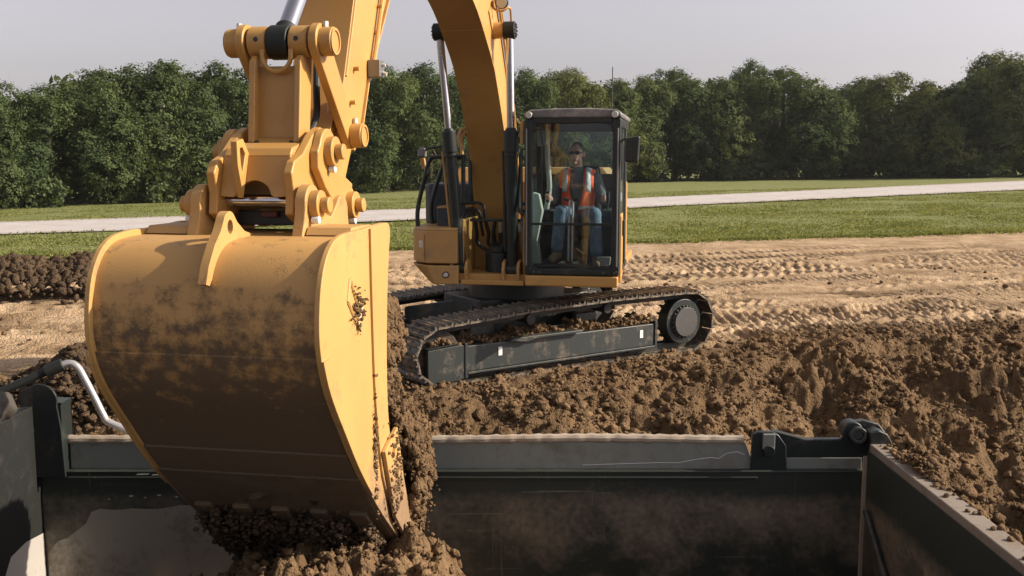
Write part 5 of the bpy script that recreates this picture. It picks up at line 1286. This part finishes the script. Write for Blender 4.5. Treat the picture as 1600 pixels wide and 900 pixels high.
def crown_mesh(k, mat):                              # unit crown: width 1, height 1
    if (k, mat) in CROWNS: return CROWNS[(k, mat)]
    rng = np.random.default_rng(100 + k)
    nl = 24
    t = (np.arange(nl) + rng.random(nl)) / nl; zc = .07 + .80 * t
    wid = np.interp(zc, [0, .12, .4, .65, .80, .90], [.36, .43, .44, .36, .25, .12])
    an = np.arange(nl) * 2.4 + rng.normal(0, .5, nl); rad = wid * np.sqrt(rng.uniform(.35, 1, nl))
    cen = np.stack([rad * np.cos(an), rad * np.sin(an), zc], -1); lr = rng.uniform(.11, .20, nl) * np.interp(zc, [0, .6, .9], [1, 1, .75])
    cen = np.concatenate([cen, [[rng.uniform(-.1, .1), 0, .885]]]); lr = np.concatenate([lr, [.115]])
    npl, npc = 80, 19
    C = np.repeat(cen, npl, 0); Rr = np.repeat(lr, npl, 0)
    d = rng.normal(size=C.shape); d[:, 2] += .3; d /= np.linalg.norm(d, axis=1, keepdims=True)
    cc = C + d * Rr[:, None] * rng.uniform(.70, 1.06, (len(C), 1))
    cs = rng.uniform(.010, .026, len(C))
    P = np.repeat(cc, npc, 0) + rng.normal(size=(len(cc) * npc, 3)) * np.repeat(cs, npc)[:, None] * np.array([1, 1, .8])
    N = np.repeat(d, npc, 0) + rng.normal(size=P.shape) * .34 + np.array([0, 0, .3]); N /= np.linalg.norm(N, axis=1, keepdims=True)
    T1 = np.cross(N, rng.normal(size=P.shape)); T1 /= np.linalg.norm(T1, axis=1, keepdims=True); T2 = np.cross(N, T1)
    s = .0105 * rng.uniform(.6, 1.3, (len(P), 1))
    V = np.stack([P - T1 * s, P + T2 * s * .6, P + T1 * s, P - T2 * s * .6], 1).reshape(-1, 3)
    o = np_mesh('crown', V, np.arange(len(V)).reshape(-1, 4), M['leaf_' + mat])
    me = o.data; bpy.data.objects.remove(o)
    f = MB(); f.tube([(0, 0, -.02), (.01, .01, .3), (.02, 0, .8)], .1, 8, [.035, .026, .008])
    for q in range(8):
        e = cen[rng.integers(0, nl)]; z0 = rng.uniform(.15, .45)
        f.tube([(0, 0, z0), (e[0] * .5, e[1] * .5, z0 + (e[2] - z0) * .6), tuple(e)], .05, 6, [.016, .010, .004])
    tm = f.mesh('trunk'); tm.materials.append(M['bark'])
    CROWNS[(k, mat)] = (me, tm); return CROWNS[(k, mat)]
def make_tree(loc, w, h, mat, k, rz):
    root = empty('broadleaf_tree', loc, rz); root.scale = (w, w, h)
    me, tm = crown_mesh(k, mat)
    for nm, m in (('crown', me), ('trunk', tm)):
        o = bpy.data.objects.new(nm, m); COL.objects.link(o); o.parent = root
    return root
KIND = {'a': (0, 1, 2), 'b': (3, 4, 5), 'c': (6, 7)}
DX, DD = [-700, -100, 0, 300, 600, 800, 1000, 1300, 1600, 1700, 2500], [50, 57, 60, 70, 83, 96, 110, 112, 104, 100, 96]
TR = [  # picture column, row of the top, width in picture columns, foliage, extra distance, label
    (-25, 120, 120, 'a', 0, 'dark tree cut off by the left edge of the picture'),
    (85, 136, 130, 'b', 0, 'rounded tree just right of the low dip at the left edge'),
    (172, 112, 130, 'b', 0, 'tall bushy tree left of the highest crown behind the bucket'),
    (255, 98, 140, 'b', 0, 'highest crown of the tree group left of the bucket linkage'),
    (345, 103, 130, 'a', 0, 'dense tree immediately left of the bucket linkage'),
    (430, 112, 120, 'a', 1, 'dark tree mostly hidden behind the upper bucket linkage'),
    (520, 112, 120, 'a', 2, 'dark tree showing between the bucket linkage and the stick'),
    (605, 107, 120, 'b', 0, 'dense tree just right of the excavator stick'),
    (672, 105, 120, 'a', 1, 'dark tree left of the boom behind the left boom cylinder'),
    (745, 112, 120, 'a', 2, 'dark tree hidden behind the boom of the excavator'),
    (822, 112, 110, 'b', 0, 'tree rising directly above the left corner of the cab roof'),
    (888, 111, 110, 'c', 1, 'lighter tree with open top behind the cab roof'),
    (950, 126, 100, 'b', 0, 'low dense tree at the thin antenna right of the cab'),
    (1003, 123, 100, 'b', 0, 'round green tree behind the cab mirror'),
    (1052, 112, 110, 'b', 1, 'taller round tree second to the right of the cab mirror'),
    (1108, 124, 100, 'b', 0, 'bushy tree below the small projecting top of a taller tree'),
    (1160, 99, 75, 'a', 8, 'narrow tree whose small round top pokes above its neighbours'),
    (1218, 111, 140, 'b', 0, 'broad tree with its right side standing free of the wood'),
    (1268, 138, 90, 'b', -2, 'sunlit lower tree at the right end of the broad tree'),
    (1328, 126, 110, 'a', 9, 'set back dark tree in the recess of the wood'),
    (1395, 117, 110, 'c', 2, 'pointed tree with olive sunlit side right of the recess'),
    (1448, 138, 100, 'c', 0, 'lower olive tree between the pointed tree and the right edge'),
    (1498, 122, 100, 'a', 1, 'dark tree below the loose crowns near the right edge'),
    (1548, 86, 110, 'c', 5, 'tall loose crowned light green tree near the right edge'),
    (1605, 82, 120, 'c', 0, 'tallest light green tree cut off by the right edge of the picture'),
]
for i, (px, ty, wp, lf, ex, lab) in enumerate(TR):
    d = float(np.interp(px, DX, DD)) + ex
    x = (px - 800) / 1555 * d; zb = float(tilt(np.array([x]), np.array([d]))[0])
    h = CAMH + (255 - ty) / 1555 * d - zb; w = wp / 1555 * d * 1.58
    t = make_tree((x, d, zb), w, h, lf, KIND[lf][i % len(KIND[lf])], i * 2.1)
    tag(t, lab, 'tree', 'trees along the far side of the field')
def wood():
    rng = np.random.default_rng(9); cen, rad = [], []
    for px in range(-700, 2500, 26):
        d = float(np.interp(px, DX, DD)) + rng.uniform(7, 14); x = (px - 800) / 1555 * d; zb = float(tilt(np.array([x]), np.array([d]))[0])
        top = float(np.interp(px, [-120, -40, 60, 170, 330, 600, 900, 1000, 1150, 1250, 1300, 1400, 1500, 1600, 1680], [125, 165, 180, 148, 140, 145, 150, 160, 150, 152, 172, 165, 155, 140, 100]))
        hh = CAMH + (255 - top) / 1555 * d - zb
        for k in range(7): cen.append((x + rng.uniform(-1.5, 1.5), d + rng.uniform(-2, 2), zb + hh * (.06 + .88 * k / 6))); rad.append(rng.uniform(1.1, 1.8) * d / 80)
    V, F = leaf_cloud(np.array(cen), np.array(rad), 12, 10, .34, rng)
    tag(np_mesh('woodland', V, F, M['leaf_a']), 'dark mass of the wood behind the front row of trees', 'woodland', kind='stuff')
wood()
for i, (px, py, wp, lf, lab) in enumerate([(1210, 250, 60, 'c', 'pale grey green bush at the foot of the broad tree'), (1268, 252, 44, 'c', 'small pale bush at the grass edge below the free side of the broad tree'),
        (1010, 258, 70, 'b', 'low bush in front of the wood right of the cab'), (1120, 255, 70, 'b', 'low dark bush in front of the wood left of the pale bushes'),
        (1420, 252, 90, 'b', 'wide low bush under the pointed olive tree'), (1530, 250, 90, 'a', 'low dark bush near the right end of the road'), (60, 275, 90, 'a', 'low dark bush at the left foot of the wood'), (240, 268, 90, 'a', 'low dark bush under the highest left crown')]):
    d = float(np.interp(px, DX, DD)) - 2.5; x = (px - 800) / 1555 * d; zb = float(tilt(np.array([x]), np.array([d]))[0])
    h = CAMH + (255 - py) / 1555 * d - zb; w = wp / 1555 * d * 1.2
    rng = np.random.default_rng(300 + i); root = empty('bush', (x, d, zb))
    n = 16; an = rng.uniform(0, 6.28, n); cen = np.stack([w * .36 * np.cos(an) * rng.random(n), w * .25 * np.sin(an), h * rng.uniform(.1, .8, n)], -1)
    V, F = leaf_cloud(cen, np.full(n, w * .13), 10, 12, .16, rng); np_mesh('foliage', V, F, M['leaf_' + lf], root)
    f = MB(); 
    for k in range(5): e = cen[k]; f.tube([(0, 0, -.1), tuple(e)], .03, 6, [.04, .015])
    f.build('stem', M['bark'], root)
    tag(root, lab, 'bush', 'bushes at the foot of the wood')

# ------------------------------------------------------------------ air
hz = bpy.data.materials.new('air'); hz.use_nodes = True
hn = hz.node_tree.nodes; hl_ = hz.node_tree.links; hn.remove(hn['Principled BSDF'])
pv = hn.new('ShaderNodeVolumePrincipled'); pv.inputs['Color'].default_value = (.88, .94, 1.0, 1); pv.inputs['Density'].default_value = .00015; pv.inputs['Anisotropy'].default_value = .2
hl_.new(pv.outputs[0], hn['Material Output'].inputs['Volume'])
f = MB(); f.box(-720, 720, -20, 1020, -4, 19); hb = f.build('haze', hz, None, smooth=False)
tag(hb, 'thin pale haze in the air over the whole site', 'haze', kind='stuff')
